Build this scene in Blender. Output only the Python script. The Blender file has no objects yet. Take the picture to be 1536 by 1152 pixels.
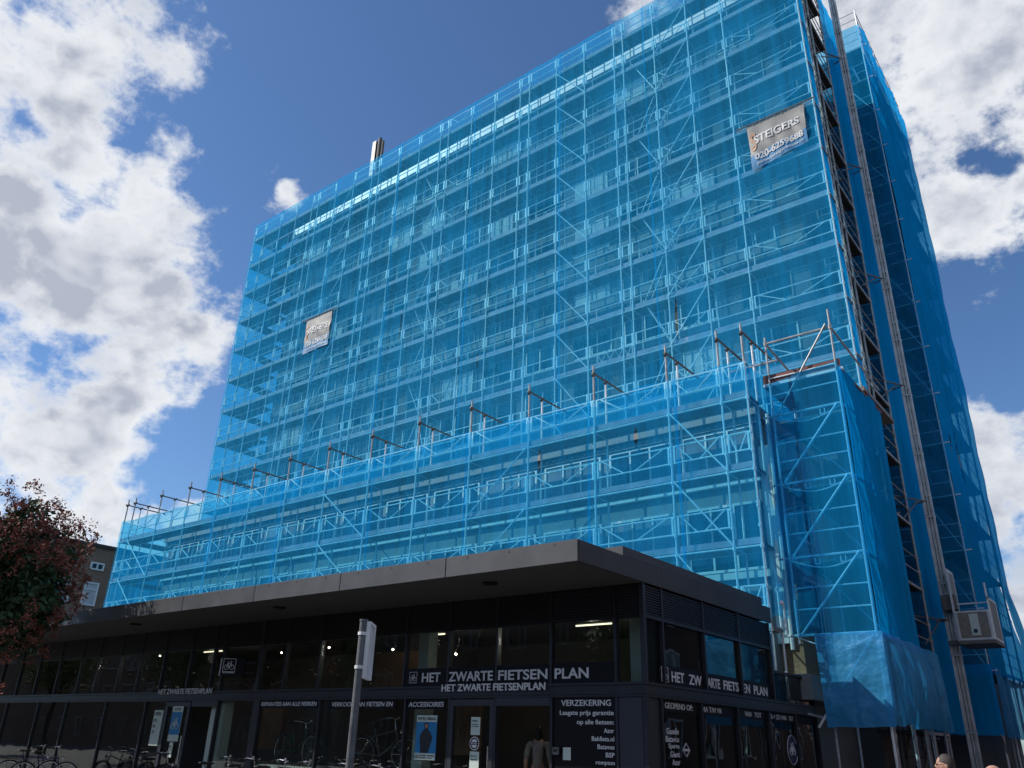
import bpy, bmesh, math, random
from mathutils import Vector, Matrix, noise
random.seed(7)
PI = math.pi
scene = bpy.context.scene
COL = scene.collection
ZERO = Vector((0, 0, 0))

# ------------------------------------------------------------------ helpers
class MB:
    """collects shapes; build() links them as ONE mesh object"""
    def __init__(s):
        s.v = []; s.f = []
    def add(s, vs, fs):
        o = len(s.v)
        s.v += [tuple(p) for p in vs]
        s.f += [tuple(i + o for i in f) for f in fs]
        return s
    def box(s, x0, x1, y0, y1, z0, z1):
        return s.add([(x0,y0,z0),(x1,y0,z0),(x1,y1,z0),(x0,y1,z0),(x0,y0,z1),(x1,y0,z1),(x1,y1,z1),(x0,y1,z1)],
              [(0,3,2,1),(4,5,6,7),(0,1,5,4),(1,2,6,5),(2,3,7,6),(3,0,4,7)])
    def bev(s, x0, x1, y0, y1, z0, z1, b=0.01):
        bm = bmesh.new()
        bmesh.ops.create_cube(bm, size=1)
        for v in bm.verts:
            v.co = Vector(((x0+x1)/2 + v.co.x*(x1-x0), (y0+y1)/2 + v.co.y*(y1-y0), (z0+z1)/2 + v.co.z*(z1-z0)))
        bmesh.ops.bevel(bm, geom=bm.edges[:], offset=b, segments=1, affect='EDGES')
        bm.verts.index_update()
        s.add([v.co[:] for v in bm.verts], [[v.index for v in f.verts] for f in bm.faces])
        bm.free(); return s
    def tube(s, p, q, r, n=6, r2=None):
        p = Vector(p); q = Vector(q); d = q - p
        if d.length < 1e-6: return s
        d.normalize()
        a = d.orthogonal().normalized() if abs(d.z) < .9 else Vector((1,0,0)).cross(d).normalized()
        b = d.cross(a); r2 = r if r2 is None else r2
        vs = [p + (a*math.cos(2*PI*i/n) + b*math.sin(2*PI*i/n))*r for i in range(n)]
        vs += [q + (a*math.cos(2*PI*i/n) + b*math.sin(2*PI*i/n))*r2 for i in range(n)]
        fs = [(i, (i+1) % n, n+(i+1) % n, n+i) for i in range(n)]
        fs += [tuple(range(n-1, -1, -1)), tuple(range(n, 2*n))]
        return s.add(vs, fs)
    def path(s, pts, r, n=6):
        for a, b in zip(pts[:-1], pts[1:]): s.tube(a, b, r, n)
        return s
    def bar(s, p, q, w, h):
        """rectangular bar from p to q; w sideways, h upwards"""
        p = Vector(p); q = Vector(q); d = (q-p).normalized()
        up = Vector((0,0,1)) if abs(d.z) < .95 else Vector((0,1,0))
        a = d.cross(up).normalized()*w/2; b = a.cross(d).normalized()*h/2
        vs = [p-a-b, p+a-b, p+a+b, p-a+b, q-a-b, q+a-b, q+a+b, q-a+b]
        return s.add(vs, [(0,3,2,1),(4,5,6,7),(0,1,5,4),(1,2,6,5),(2,3,7,6),(3,0,4,7)])
    def torus(s, c, axis, R, r, n=24, m=6):
        c = Vector(c); ax = Vector(axis).normalized(); a = ax.orthogonal().normalized(); b = ax.cross(a)
        vs = []; fs = []
        for i in range(n):
            t = 2*PI*i/n; e = a*math.cos(t)+b*math.sin(t)
            for j in range(m):
                u = 2*PI*j/m
                vs.append(c+e*(R+r*math.cos(u))+ax*r*math.sin(u))
        for i in range(n):
            for j in range(m):
                fs.append((i*m+j, ((i+1) % n)*m+j, ((i+1) % n)*m+(j+1) % m, i*m+(j+1) % m))
        return s.add(vs, fs)
    def disc(s, c, axis, R, t=0.01, n=24):
        c = Vector(c); ax = Vector(axis).normalized()
        return s.tube(c-ax*t/2, c+ax*t/2, R, n)
    def sphere(s, c, rx, ry=None, rz=None, nu=12, nv=8):
        ry = rx if ry is None else ry; rz = rx if rz is None else rz
        vs = [(c[0], c[1], c[2]-rz)]
        for j in range(1, nv):
            t = -PI/2 + PI*j/nv
            for i in range(nu):
                u = 2*PI*i/nu
                vs.append((c[0]+rx*math.cos(t)*math.cos(u), c[1]+ry*math.cos(t)*math.sin(u), c[2]+rz*math.sin(t)))
        vs.append((c[0], c[1], c[2]+rz)); L = len(vs)-1
        fs = [(0, 1+(i+1) % nu, 1+i) for i in range(nu)]
        for j in range(nv-2):
            for i in range(nu):
                a = 1+j*nu
                fs.append((a+i, a+(i+1) % nu, a+nu+(i+1) % nu, a+nu+i))
        a = 1+(nv-2)*nu
        fs += [(a+i, a+(i+1) % nu, L) for i in range(nu)]
        return s.add(vs, fs)
    def build(s, name, mat, parent=None, smooth=False):
        me = bpy.data.meshes.new(name)
        org = Vector(parent.matrix_world.translation) if parent else ZERO
        me.from_pydata(s.v, [], s.f); me.update()
        if smooth:
            for p in me.polygons: p.use_smooth = True
        me.materials.append(mat)
        o = bpy.data.objects.new(name, me); COL.objects.link(o)
        if parent: o.parent = parent; 
        return o

def tag(o, label, cat=None, group=None, kind=None):
    o['label'] = label
    if cat: o['category'] = cat
    if group: o['group'] = group
    if kind: o['kind'] = kind
    return o
def thing(name, label, cat, loc=(0,0,0), group=None, rz=0):
    """an Empty at the thing's base; parts keep world coordinates through reparent()"""
    o = bpy.data.objects.new(name, None); COL.objects.link(o)
    o.location = loc; o.rotation_euler = (0, 0, rz); o.empty_display_size = .2
    return tag(o, label, cat, group)
def settle(root):
    """children were built in world coordinates: keep them there under a moved Empty"""
    M = Matrix.Translation(root.location) @ root.rotation_euler.to_matrix().to_4x4()
    inv = M.inverted()
    for c in root.children:
        c.matrix_parent_inverse = inv
def copy_tree(o, parent=None):
    c = o.copy(); COL.objects.link(c)
    if parent: c.parent = parent
    for ch in list(o.children): copy_tree(ch, c)
    return c
def structure(o):
    o['kind'] = 'structure'; return o

# ------------------------------------------------------------------ materials
def newmat(name):
    m = bpy.data.materials.new(name); m.use_nodes = True
    nt = m.node_tree; nt.nodes.clear()
    out = nt.nodes.new('ShaderNodeOutputMaterial')
    return m, nt, out
def N(nt, t, **k):
    n = nt.nodes.new(t)
    for a, b in k.items():
        if a in n.inputs: n.inputs[a].default_value = b
        else: setattr(n, a, b)
    return n
def mat(name, col, rough=.7, metal=0., var=.15, scale=3., bump=0., bscale=40., spec=.5, dirt=0.):
    m, nt, out = newmat(name); L = nt.links
    p = N(nt, 'ShaderNodeBsdfPrincipled'); p.inputs['Metallic'].default_value = metal
    p.inputs['Specular IOR Level'].default_value = spec
    tc = N(nt, 'ShaderNodeTexCoord')
    nz = N(nt, 'ShaderNodeTexNoise', Scale=scale, Detail=6., Roughness=.6)
    L.new(tc.outputs['Object'], nz.inputs['Vector'])
    r = N(nt, 'ShaderNodeValToRGB')
    r.color_ramp.elements[0].position = .3; r.color_ramp.elements[1].position = .7
    a = [max(0, c*(1-var)) for c in col]; b = [min(1, c*(1+var)) for c in col]
    r.color_ramp.elements[0].color = (*a, 1); r.color_ramp.elements[1].color = (*b, 1)
    L.new(nz.outputs['Fac'], r.inputs['Fac'])
    L.new(r.outputs['Color'], p.inputs['Base Color'])
    mr = N(nt, 'ShaderNodeMapRange'); mr.inputs['To Min'].default_value = max(0, rough-.1); mr.inputs['To Max'].default_value = min(1, rough+.1)
    L.new(nz.outputs['Fac'], mr.inputs['Value']); L.new(mr.outputs['Result'], p.inputs['Roughness'])
    if bump:
        n2 = N(nt, 'ShaderNodeTexNoise', Scale=bscale, Detail=4.)
        L.new(tc.outputs['Object'], n2.inputs['Vector'])
        bp = N(nt, 'ShaderNodeBump', Strength=bump, Distance=.02)
        L.new(n2.outputs['Fac'], bp.inputs['Height']); L.new(bp.outputs['Normal'], p.inputs['Normal'])
    L.new(p.outputs['BSDF'], out.inputs['Surface'])
    return m
def brick(name, c1, c2, mortar, scale=1., vertical='x'):
    m, nt, out = newmat(name); L = nt.links
    p = N(nt, 'ShaderNodeBsdfPrincipled', Roughness=.85)
    tc = N(nt, 'ShaderNodeTexCoord'); sp = N(nt, 'ShaderNodeSeparateXYZ'); cb = N(nt, 'ShaderNodeCombineXYZ')
    L.new(tc.outputs['Object'], sp.inputs[0])
    ad = N(nt, 'ShaderNodeMath', operation='ADD'); L.new(sp.outputs['X'], ad.inputs[0]); L.new(sp.outputs['Y'], ad.inputs[1])
    L.new(ad.outputs[0], cb.inputs['X']); L.new(sp.outputs['Z'], cb.inputs['Y'])
    b = N(nt, 'ShaderNodeTexBrick', Scale=scale)
    b.inputs['Brick Width'].default_value = .22; b.inputs['Row Height'].default_value = .065
    b.inputs['Mortar Size'].default_value = .008; b.inputs['Bias'].default_value = -.2
    b.inputs['Color1'].default_value = (*c1, 1); b.inputs['Color2'].default_value = (*c2, 1); b.inputs['Mortar'].default_value = (*mortar, 1)
    L.new(cb.outputs[0], b.inputs['Vector'])
    nz = N(nt, 'ShaderNodeTexNoise', Scale=.7, Detail=5.); L.new(tc.outputs['Object'], nz.inputs['Vector'])
    mr = N(nt, 'ShaderNodeMapRange'); mr.inputs['To Min'].default_value = .7; mr.inputs['To Max'].default_value = 1.25
    L.new(nz.outputs['Fac'], mr.inputs['Value'])
    mx = N(nt, 'ShaderNodeVectorMath', operation='SCALE'); L.new(b.outputs['Color'], mx.inputs[0]); L.new(mr.outputs[0], mx.inputs['Scale'])
    L.new(mx.outputs[0], p.inputs['Base Color'])
    bp = N(nt, 'ShaderNodeBump', Strength=.5, Distance=.01); L.new(b.outputs['Fac'], bp.inputs['Height']); bp.invert = True
    L.new(bp.outputs['Normal'], p.inputs['Normal'])
    L.new(p.outputs['BSDF'], out.inputs['Surface'])
    return m
def glass(name, tint=(.8,.85,.85), refl=1.0, wav=.0, base=.03):
    m, nt, out = newmat(name); L = nt.links
    t = N(nt, 'ShaderNodeBsdfTransparent'); t.inputs['Color'].default_value = (*tint, 1)
    g = N(nt, 'ShaderNodeBsdfGlossy', Roughness=.01)
    lw = N(nt, 'ShaderNodeFresnel', IOR=1.5)
    ge = N(nt, 'ShaderNodeNewGeometry'); im = N(nt, 'ShaderNodeMath', operation='MULTIPLY_ADD'); im.inputs[1].default_value = 1/1.5-1.5; im.inputs[2].default_value = 1.5
    L.new(ge.outputs['Backfacing'], im.inputs[0]); L.new(im.outputs[0], lw.inputs['IOR'])   # the same reflectance from both faces of a pane
    ad = N(nt, 'ShaderNodeMath', operation='MULTIPLY_ADD'); ad.inputs[1].default_value = refl; ad.inputs[2].default_value = base
    L.new(lw.outputs[0], ad.inputs[0])
    mx = N(nt, 'ShaderNodeMixShader'); L.new(ad.outputs[0], mx.inputs[0]); L.new(t.outputs[0], mx.inputs[1]); L.new(g.outputs[0], mx.inputs[2])
    if wav:
        tc = N(nt, 'ShaderNodeTexCoord'); nz = N(nt, 'ShaderNodeTexNoise', Scale=1.3, Detail=1.)
        L.new(tc.outputs['Object'], nz.inputs['Vector'])
        bp = N(nt, 'ShaderNodeBump', Strength=wav, Distance=.05); L.new(nz.outputs['Fac'], bp.inputs['Height'])
        L.new(bp.outputs['Normal'], g.inputs['Normal'])
    L.new(mx.outputs[0], out.inputs['Surface'])
    return m
def netmat(name, col, tcol, dens, transl=.5, streak=.12, gloss=0., vscale=(3.5, 3.5, .12), grid=None):
    """woven blue debris netting: partly see-through, partly a diffuse and translucent sheet"""
    m, nt, out = newmat(name); L = nt.links
    tc = N(nt, 'ShaderNodeTexCoord')
    mp = N(nt, 'ShaderNodeMapping'); mp.inputs['Scale'].default_value = vscale
    L.new(tc.outputs['Object'], mp.inputs['Vector'])
    nz = N(nt, 'ShaderNodeTexNoise', Scale=1.0, Detail=5., Roughness=.65); L.new(mp.outputs[0], nz.inputs['Vector'])
    n2 = N(nt, 'ShaderNodeTexNoise', Scale=.35, Detail=3.); L.new(tc.outputs['Object'], n2.inputs['Vector'])
    mr = N(nt, 'ShaderNodeMapRange'); mr.inputs['From Min'].default_value = .3; mr.inputs['From Max'].default_value = .7
    mr.inputs['To Min'].default_value = dens-streak; mr.inputs['To Max'].default_value = dens+streak
    L.new(nz.outputs['Fac'], mr.inputs['Value'])
    m2 = N(nt, 'ShaderNodeMapRange'); m2.inputs['From Min'].default_value = .35; m2.inputs['From Max'].default_value = .65
    m2.inputs['To Min'].default_value = -.06; m2.inputs['To Max'].default_value = .06
    L.new(n2.outputs['Fac'], m2.inputs['Value'])
    ad = N(nt, 'ShaderNodeMath', operation='ADD', use_clamp=True); L.new(mr.outputs[0], ad.inputs[0]); L.new(m2.outputs[0], ad.inputs[1])
    fac = ad.outputs[0]
    tr = N(nt, 'ShaderNodeBsdfTransparent'); tr.inputs['Color'].default_value = (*tcol, 1)
    df = N(nt, 'ShaderNodeBsdfDiffuse'); df.inputs['Color'].default_value = (*col, 1)
    tl = N(nt, 'ShaderNodeBsdfTranslucent'); tl.inputs['Color'].default_value = (*col, 1)
    m1 = N(nt, 'ShaderNodeMixShader'); m1.inputs[0].default_value = transl
    L.new(df.outputs[0], m1.inputs[1]); L.new(tl.outputs[0], m1.inputs[2])
    body = m1.outputs[0]
    if gloss:
        gl = N(nt, 'ShaderNodeBsdfGlossy', Roughness=.32); gl.inputs['Color'].default_value = (.8,.9,1,1)
        mg = N(nt, 'ShaderNodeMixShader'); mg.inputs[0].default_value = gloss
        L.new(body, mg.inputs[1]); L.new(gl.outputs[0], mg.inputs[2]); body = mg.outputs[0]
    if gloss:
        w = N(nt, 'ShaderNodeTexNoise', Scale=2.2, Detail=3.); L.new(tc.outputs['Object'], w.inputs['Vector'])
        bp = N(nt, 'ShaderNodeBump', Strength=.7, Distance=.12); L.new(w.outputs['Fac'], bp.inputs['Height'])
        for nd in (df, tl, gl): L.new(bp.outputs[0], nd.inputs['Normal'])
    mx = N(nt, 'ShaderNodeMixShader'); L.new(fac, mx.inputs[0]); L.new(tr.outputs[0], mx.inputs[1]); L.new(body, mx.inputs[2])
    L.new(mx.outputs[0], out.inputs['Surface'])
    return m
def emit(name, col, s):
    m, nt, out = newmat(name)
    e = N(nt, 'ShaderNodeEmission', Strength=s); e.inputs['Color'].default_value = (*col, 1)
    nt.links.new(e.outputs[0], out.inputs['Surface']); return m

M = dict(
 galv=mat('galvanised_steel', (.88,.88,.88), .45, .0, .12, 6),
 galv_dull=mat('weathered_tube', (.36,.36,.365), .6, .2, .35, 5),
 galv_dark=mat('dirty_steel', (.16,.15,.14), .6, .2, .3, 4),
 deck=mat('scaffold_board', (.22,.20,.18), .8, 0, .3, 5),
 toe=mat('toe_board_wood', (.44,.33,.38), .75, 0, .3, 3),
 reddeck=mat('red_board', (.17,.055,.04), .75, 0, .3, 3),
 white=mat('white_paint', (.78,.78,.76), .5, 0, .05, 2),
 parapet=mat('white_roof_edge', (.82,.82,.80), .5, 0, .06, .8),
 conc=mat('grey_concrete', (.30,.29,.28), .85, 0, .2, 2, .3),
 towerwall=mat('tower_render', (.15,.15,.15), .85, 0, .15, .6, .2),
 podwall=mat('podium_render', (.26,.26,.25), .85, 0, .15, .8, .2),
 dark=mat('black_frame_paint', (.008,.009,.012), .35, 0, .2, 3),
 frame=mat('anthracite_frame', (.022,.024,.034), .4, 0, .15, 3),
 panel=mat('anthracite_panel', (.030,.036,.050), .45, 0, .1, 1.2),
 fascia=mat('grey_fascia', (.060,.061,.066), .5, 0, .22, 1.6),
 fascia_shade=mat('shaded_side_fascia', (.05,.048,.047), .5, 0, .3, .7),  # side copy of the fascia, its shade put into a darker colour
 soffit=mat('soffit_board', (.09,.085,.083), .7, 0, .08, .6),
 black=mat('black_board', (.006,.006,.009), .5, 0, .1, 3, spec=.2),
 letter=mat('white_lettering', (.80,.80,.82), .5, 0, .04, 4),
 letter2=mat('grey_lettering', (.78,.78,.80), .5, 0, .04, 4),
 paper=mat('paper', (.62,.72,.66), .7, 0, .06, 4),
 blueprint=mat('poster_blue', (.02,.22,.50), .6, 0, .1, 4),
 floor=mat('shop_floor', (.10,.09,.08), .6, 0, .2, 1),
 inwall=mat('shop_wall', (.10,.098,.092), .8, 0, .2, .8),
 wood=mat('wood_panel', (.22,.11,.045), .6, 0, .25, 1.5),
 palecol=mat('pale_column', (.55,.64,.58), .6, 0, .06, 1),
 plankshade=mat('shade_darkened_boards', (.05,.045,.04), .85, 0, .3, 4),  # landing boards, colour darkened for the shade inside the stair gap
 polegrey2=mat('grey_tube', (.33,.33,.33), .5, .2, .25, 6),
 mastgrey=mat('mast_steel', (.60,.59,.58), .5, .2, .25, 3),
 skypane=mat('pane_with_painted_sky', (.20,.23,.26), .12, 0, .35, .45, spec=.8),  # sky reflection painted into the pane as a paler colour
 rubber=mat('tyre_rubber', (.012,.012,.012), .8, 0, .2, 8),
 chrome=mat('chrome', (.7,.7,.72), .2, .9, .1, 8),
 plastic=mat('black_plastic', (.015,.015,.016), .5, 0, .2, 8),
 signgrey=mat('sign_back_aluminium', (.62,.63,.65), .45, .3, .12, 4),
 polegrey=mat('pole_zinc', (.15,.155,.165), .5, .2, .3, 9),
 leaf=mat('dark_green_leaf', (.048,.085,.030), .6, 0, .5, 1.2),
 leafy=mat('mid_green_leaf', (.12,.15,.03), .6, 0, .5, 1.2),
 pods=mat('red_brown_seed_pods', (.29,.088,.055), .7, 0, .5, 1.5),
 bark=mat('bark', (.06,.045,.035), .9, 0, .3, 6, .6),
 skin=mat('skin', (.50,.28,.20), .55, 0, .08, 8),
 hairgrey=mat('grey_brown_hair', (.060,.048,.042), .7, 0, .4, 30),
 hairdark=mat('black_hair', (.012,.010,.010), .6, 0, .4, 30),
 shirt=mat('dark_cloth', (.03,.035,.05), .85, 0, .2, 5),
 shirtpale=mat('pale_cloth', (.24,.22,.19), .85, 0, .15, 5),
 trousers=mat('navy_cloth', (.025,.03,.05), .85, 0, .2, 5),
 tarpcol=mat('banner_grey', (.27,.26,.25), .6, 0, .1, 2),
 bannerblue=mat('banner_blue', (.06,.24,.46), .6, 0, .1, 2),
 bannertext=mat('banner_white', (.66,.65,.64), .6, 0, .05, 2),
 orange=mat('orange_mark', (.45,.26,.16), .6, 0, .1, 4),
 red=mat('red_paint', (.6,.02,.02), .5, 0, .1, 4),
 flue=mat('flue_pipe', (.09,.085,.08), .5, .3, .2, 3),
 rooftar=mat('roof_felt', (.06,.06,.06), .9, 0, .2, 1),
 winglass=mat('window_glass', (.012,.016,.020), .04, 0, .3, .5, spec=.9),
 blind=mat('pale_blind', (.55,.57,.58), .7, 0, .1, 1),
 paving=mat('paving', (.105,.10,.097), .85, 0, .2, .8, .3),
 asphalt=mat('asphalt', (.05,.05,.052), .9, 0, .2, 1.5, .4),
 kerb=mat('kerb_stone', (.30,.29,.28), .85, 0, .15, 2),
 brick=brick('brown_brick', (.30,.17,.11), (.22,.125,.08), (.30,.25,.20)),
 brickpier=brick('pier_brick', (.40,.20,.10), (.30,.15,.08), (.30,.24,.18)),
 brickred=brick('terrace_brick', (.17,.075,.05), (.12,.055,.04), (.2,.18,.16)),
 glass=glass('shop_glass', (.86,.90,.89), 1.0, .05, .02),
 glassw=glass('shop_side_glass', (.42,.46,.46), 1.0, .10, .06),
 net=netmat('blue_debris_net', (.022,.46,.93), (.62,.95,1.0), .38, .35, .09),
 netpod=netmat('blue_podium_net', (.012,.44,.95), (.50,.92,1.0), .34, .45, .09),
 netdense=netmat('dense_blue_net', (.006,.47,.98), (.14,.55,.85), .82, .42, .09),
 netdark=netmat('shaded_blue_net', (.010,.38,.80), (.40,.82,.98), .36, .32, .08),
 sheet=netmat('blue_plastic_sheet', (.06,.46,.88), (.35,.72,.95), .76, .4, .08, .08, (.6,.6,.6)),
 lamp=emit('lamp_tube', (1,.88,.62), 2.2),
 spot=emit('lamp_spot', (1,.85,.65), 14.),
)
for c, rgb in dict(bikeblack=(.012,.012,.014), bikegreen=(.02,.10,.075), bikegrey=(.12,.13,.14), bikeblue=(.02,.03,.10), bikered=(.15,.015,.015), bikewhite=(.6,.6,.58), teal=(.03,.25,.25), purple=(.05,.03,.12)).items():
    M[c] = mat('paint_'+c, rgb, .35, .1, .1, 5)

# ------------------------------------------------------------------ camera (fitted to the photograph's vanishing lines)
cam = bpy.data.cameras.new('camera'); co = bpy.data.objects.new('camera', cam); COL.objects.link(co)
Rv = Vector((.78865565,.61423259,.02721392)); Uv = Vector((.23151695,-.33768249,.91234338)); Fv = Vector((-.5695807,.71322427,.40852046))
co.matrix_world = Matrix(((Rv.x,Uv.x,-Fv.x,0),(Rv.y,Uv.y,-Fv.y,0),(Rv.z,Uv.z,-Fv.z,1.6),(0,0,0,1)))
cam.sensor_width = 36; cam.lens = 28.075; cam.clip_end = 3000; cam.clip_start = .05
scene.camera = co

# ------------------------------------------------------------------ sky with clouds, and the sun
SUN = Vector((-.60,-.45,.64)).normalized()
w = bpy.data.worlds.new('World'); scene.world = w; w.use_nodes = True
nt = w.node_tree; nt.nodes.clear(); L = nt.links
out = N(nt, 'ShaderNodeOutputWorld'); bg = N(nt, 'ShaderNodeBackground', Strength=.1)
L.new(bg.outputs[0], out.inputs['Surface'])
sky = N(nt, 'ShaderNodeTexSky', sky_type='NISHITA'); sky.sun_disc = False
sky.sun_elevation = math.asin(SUN.z); sky.sun_rotation = math.atan2(SUN.x, SUN.y)
sky.dust_density = .6; sky.ozone_density = 2.2; sky.air_density = 1.0
tc = N(nt, 'ShaderNodeTexCoord')
dirv = tc.outputs['Generated']
blobs = [((-.75,.175,.638),13),((-.80,.24,.56),13),((-.86,.265,.43),12),((-.90,.30,.32),12),((-.83,.30,.47),10),((-.87,.34,.37),9),
  ((-.77,.335,.55),6.5),((-.711,.233,.664),8),((-.783,.394,.484),5),((-.806,.405,.43),6),((-.888,.375,.28),8),((-.893,.401,.19),10),((-.85,.47,.20),9),
  ((-.712,.425,.556),1.5),((-.690,.437,.577),1.6),((-.04,.74,.68),14),((-.10,.73,.68),9),((-.0,.82,.57),11),((-.035,.86,.51),8),((-.075,.81,.58),7),
  ((-.10,.962,.254),6.5),((-.07,.956,.285),6),((-.10,.98,.17),7),((-.286,.591,.754),5.5),((-.95,.1,.3),20),((-.8,-.2,.55),18),
  ((.3,.8,.5),18),((.2,-.8,.55),22),((-.2,-.7,.7),16),((.7,-.5,.4),22),((.8,.3,.45),18)]
dark_blobs = [((-.01,.814,.58),2.6),((.02,.80,.595),3.0),((-.65,.31,.70),4.5),((-.677,.383,.629),5.5),((-.60,.36,.71),7),((-.853,.439,.283),3.2),((-.80,.47,.37),5),((-.72,.46,.52),4),((-.765,.435,.475),3.0),((-.098,.902,.419),5),((-.06,.90,.42),4)]
def cover(bl):
    cur = None
    for d, deg in bl:
        d = Vector(d).normalized()
        dp = N(nt, 'ShaderNodeVectorMath', operation='DOT_PRODUCT'); L.new(dirv, dp.inputs[0]); dp.inputs[1].default_value = d
        mr = N(nt, 'ShaderNodeMapRange', interpolation_type='SMOOTHSTEP')
        mr.inputs['From Min'].default_value = math.cos(math.radians(deg*1.25)); mr.inputs['From Max'].default_value = math.cos(math.radians(deg*.1))
        L.new(dp.outputs['Value'], mr.inputs['Value'])
        if cur is None: cur = mr.outputs[0]
        else:
            mx = N(nt, 'ShaderNodeMath', operation='MAXIMUM'); L.new(cur, mx.inputs[0]); L.new(mr.outputs[0], mx.inputs[1]); cur = mx.outputs[0]
    return cur
cov = cover(blobs); hole = cover(dark_blobs)
def fbm(scale, off=(0,0,0), detail=10., rough=.58, dist=.25):
    mp = N(nt, 'ShaderNodeMapping'); mp.inputs['Location'].default_value = off; mp.inputs['Scale'].default_value = (1,1,1.35)
    L.new(dirv, mp.inputs['Vector'])
    n = N(nt, 'ShaderNodeTexNoise', Scale=scale, Detail=detail, Roughness=rough, Distortion=dist); L.new(mp.outputs[0], n.inputs['Vector'])
    return n.outputs['Fac']
def math2(op, a, b, c=None, clamp=False):
    n = N(nt, 'ShaderNodeMath', operation=op, use_clamp=clamp)
    for i, x in enumerate((a, b, c)):
        if x is None: continue
        if isinstance(x, (int, float)): n.inputs[i].default_value = x
        else: L.new(x, n.inputs[i])
    return n.outputs[0]
n0 = fbm(6.0, detail=12., rough=.62, dist=.0)
n3 = fbm(17., (5.2,2.2,8.1), 9., .6, .0)
n1 = math2('MULTIPLY_ADD', n3, .35, math2('MULTIPLY_ADD', n0, 1.0, -.175))
n1a = fbm(6.5, detail=3.5)
sun_off = tuple(-.035*c for c in SUN)
n1s = fbm(6.5, sun_off, detail=3.5)
nbig = fbm(2.6, (3.1,1.7,.4), 5., .5)
dens = math2('ADD', math2('MULTIPLY_ADD', cov, .80, -.42), math2('MULTIPLY_ADD', n1, 2.7, -1.35))
dens = math2('ADD', dens, .45)
dens = math2('SUBTRACT', dens, math2('MULTIPLY', hole, .42))
def smooth(x, a, b):
    mr = N(nt, 'ShaderNodeMapRange', interpolation_type='SMOOTHSTEP'); mr.inputs['From Min'].default_value = a; mr.inputs['From Max'].default_value = b
    L.new(x, mr.inputs['Value']); return mr.outputs[0]
alpha = smooth(dens, .46, .86)
thick = smooth(math2('ADD', dens, math2('MULTIPLY', nbig, .8)), .85, 1.75)
lit = smooth(math2('SUBTRACT', n1a, n1s), -.13, .13)
rim = math2('MULTIPLY', thick, math2('SUBTRACT', 1.45, math2('MULTIPLY', lit, .95)), clamp=True)
rim = math2('MULTIPLY', rim, math2('SUBTRACT', 1.0, math2('MULTIPLY', nbig, .36)))
mixc = N(nt, 'ShaderNodeMix', data_type='RGBA'); L.new(rim, mixc.inputs['Factor'])
mixc.inputs[6].default_value = (9.4,9.6,9.9,1); mixc.inputs[7].default_value = (3.4,3.9,5.0,1)
mixs = N(nt, 'ShaderNodeMix', data_type='RGBA'); L.new(alpha, mixs.inputs['Factor'])
skyt = N(nt, 'ShaderNodeMix', data_type='RGBA', blend_type='MULTIPLY'); skyt.inputs['Factor'].default_value = 1.
L.new(sky.outputs[0], skyt.inputs[6]); skyt.inputs[7].default_value = (.80,1.05,1.32,1)
L.new(skyt.outputs[2], mixs.inputs[6]); L.new(mixc.outputs[2], mixs.inputs[7])
L.new(mixs.outputs[2], bg.inputs['Color'])
sl = bpy.data.lights.new('sun', 'SUN'); sl.energy = 4.2; sl.angle = math.radians(.5); sl.color = (1,.95,.87)
so = bpy.data.objects.new('sun', sl); COL.objects.link(so); so.rotation_euler = SUN.to_track_quat('Z', 'Y').to_euler()
so.location = (-30,-20,60)
scene.view_settings.view_transform = 'Standard'; scene.view_settings.look = 'None'; scene.view_settings.exposure = 0
scene.cycles.transparent_max_bounces = 24; scene.cycles.max_bounces = 8; scene.cycles.caustics_reflective = False; scene.cycles.caustics_refractive = False
scene.cycles.sample_clamp_indirect = 4.

# ------------------------------------------------------------------ ground
structure(MB().box(-900,900,-900,900,-.5,0).build('ground', M['paving']))
structure(MB().box(-60,30,-13,-6,-.1,.004).build('road', M['asphalt']))
structure(MB().box(-60,30,-6,-5.85,-.1,.12).build('kerb', M['kerb']))

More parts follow.
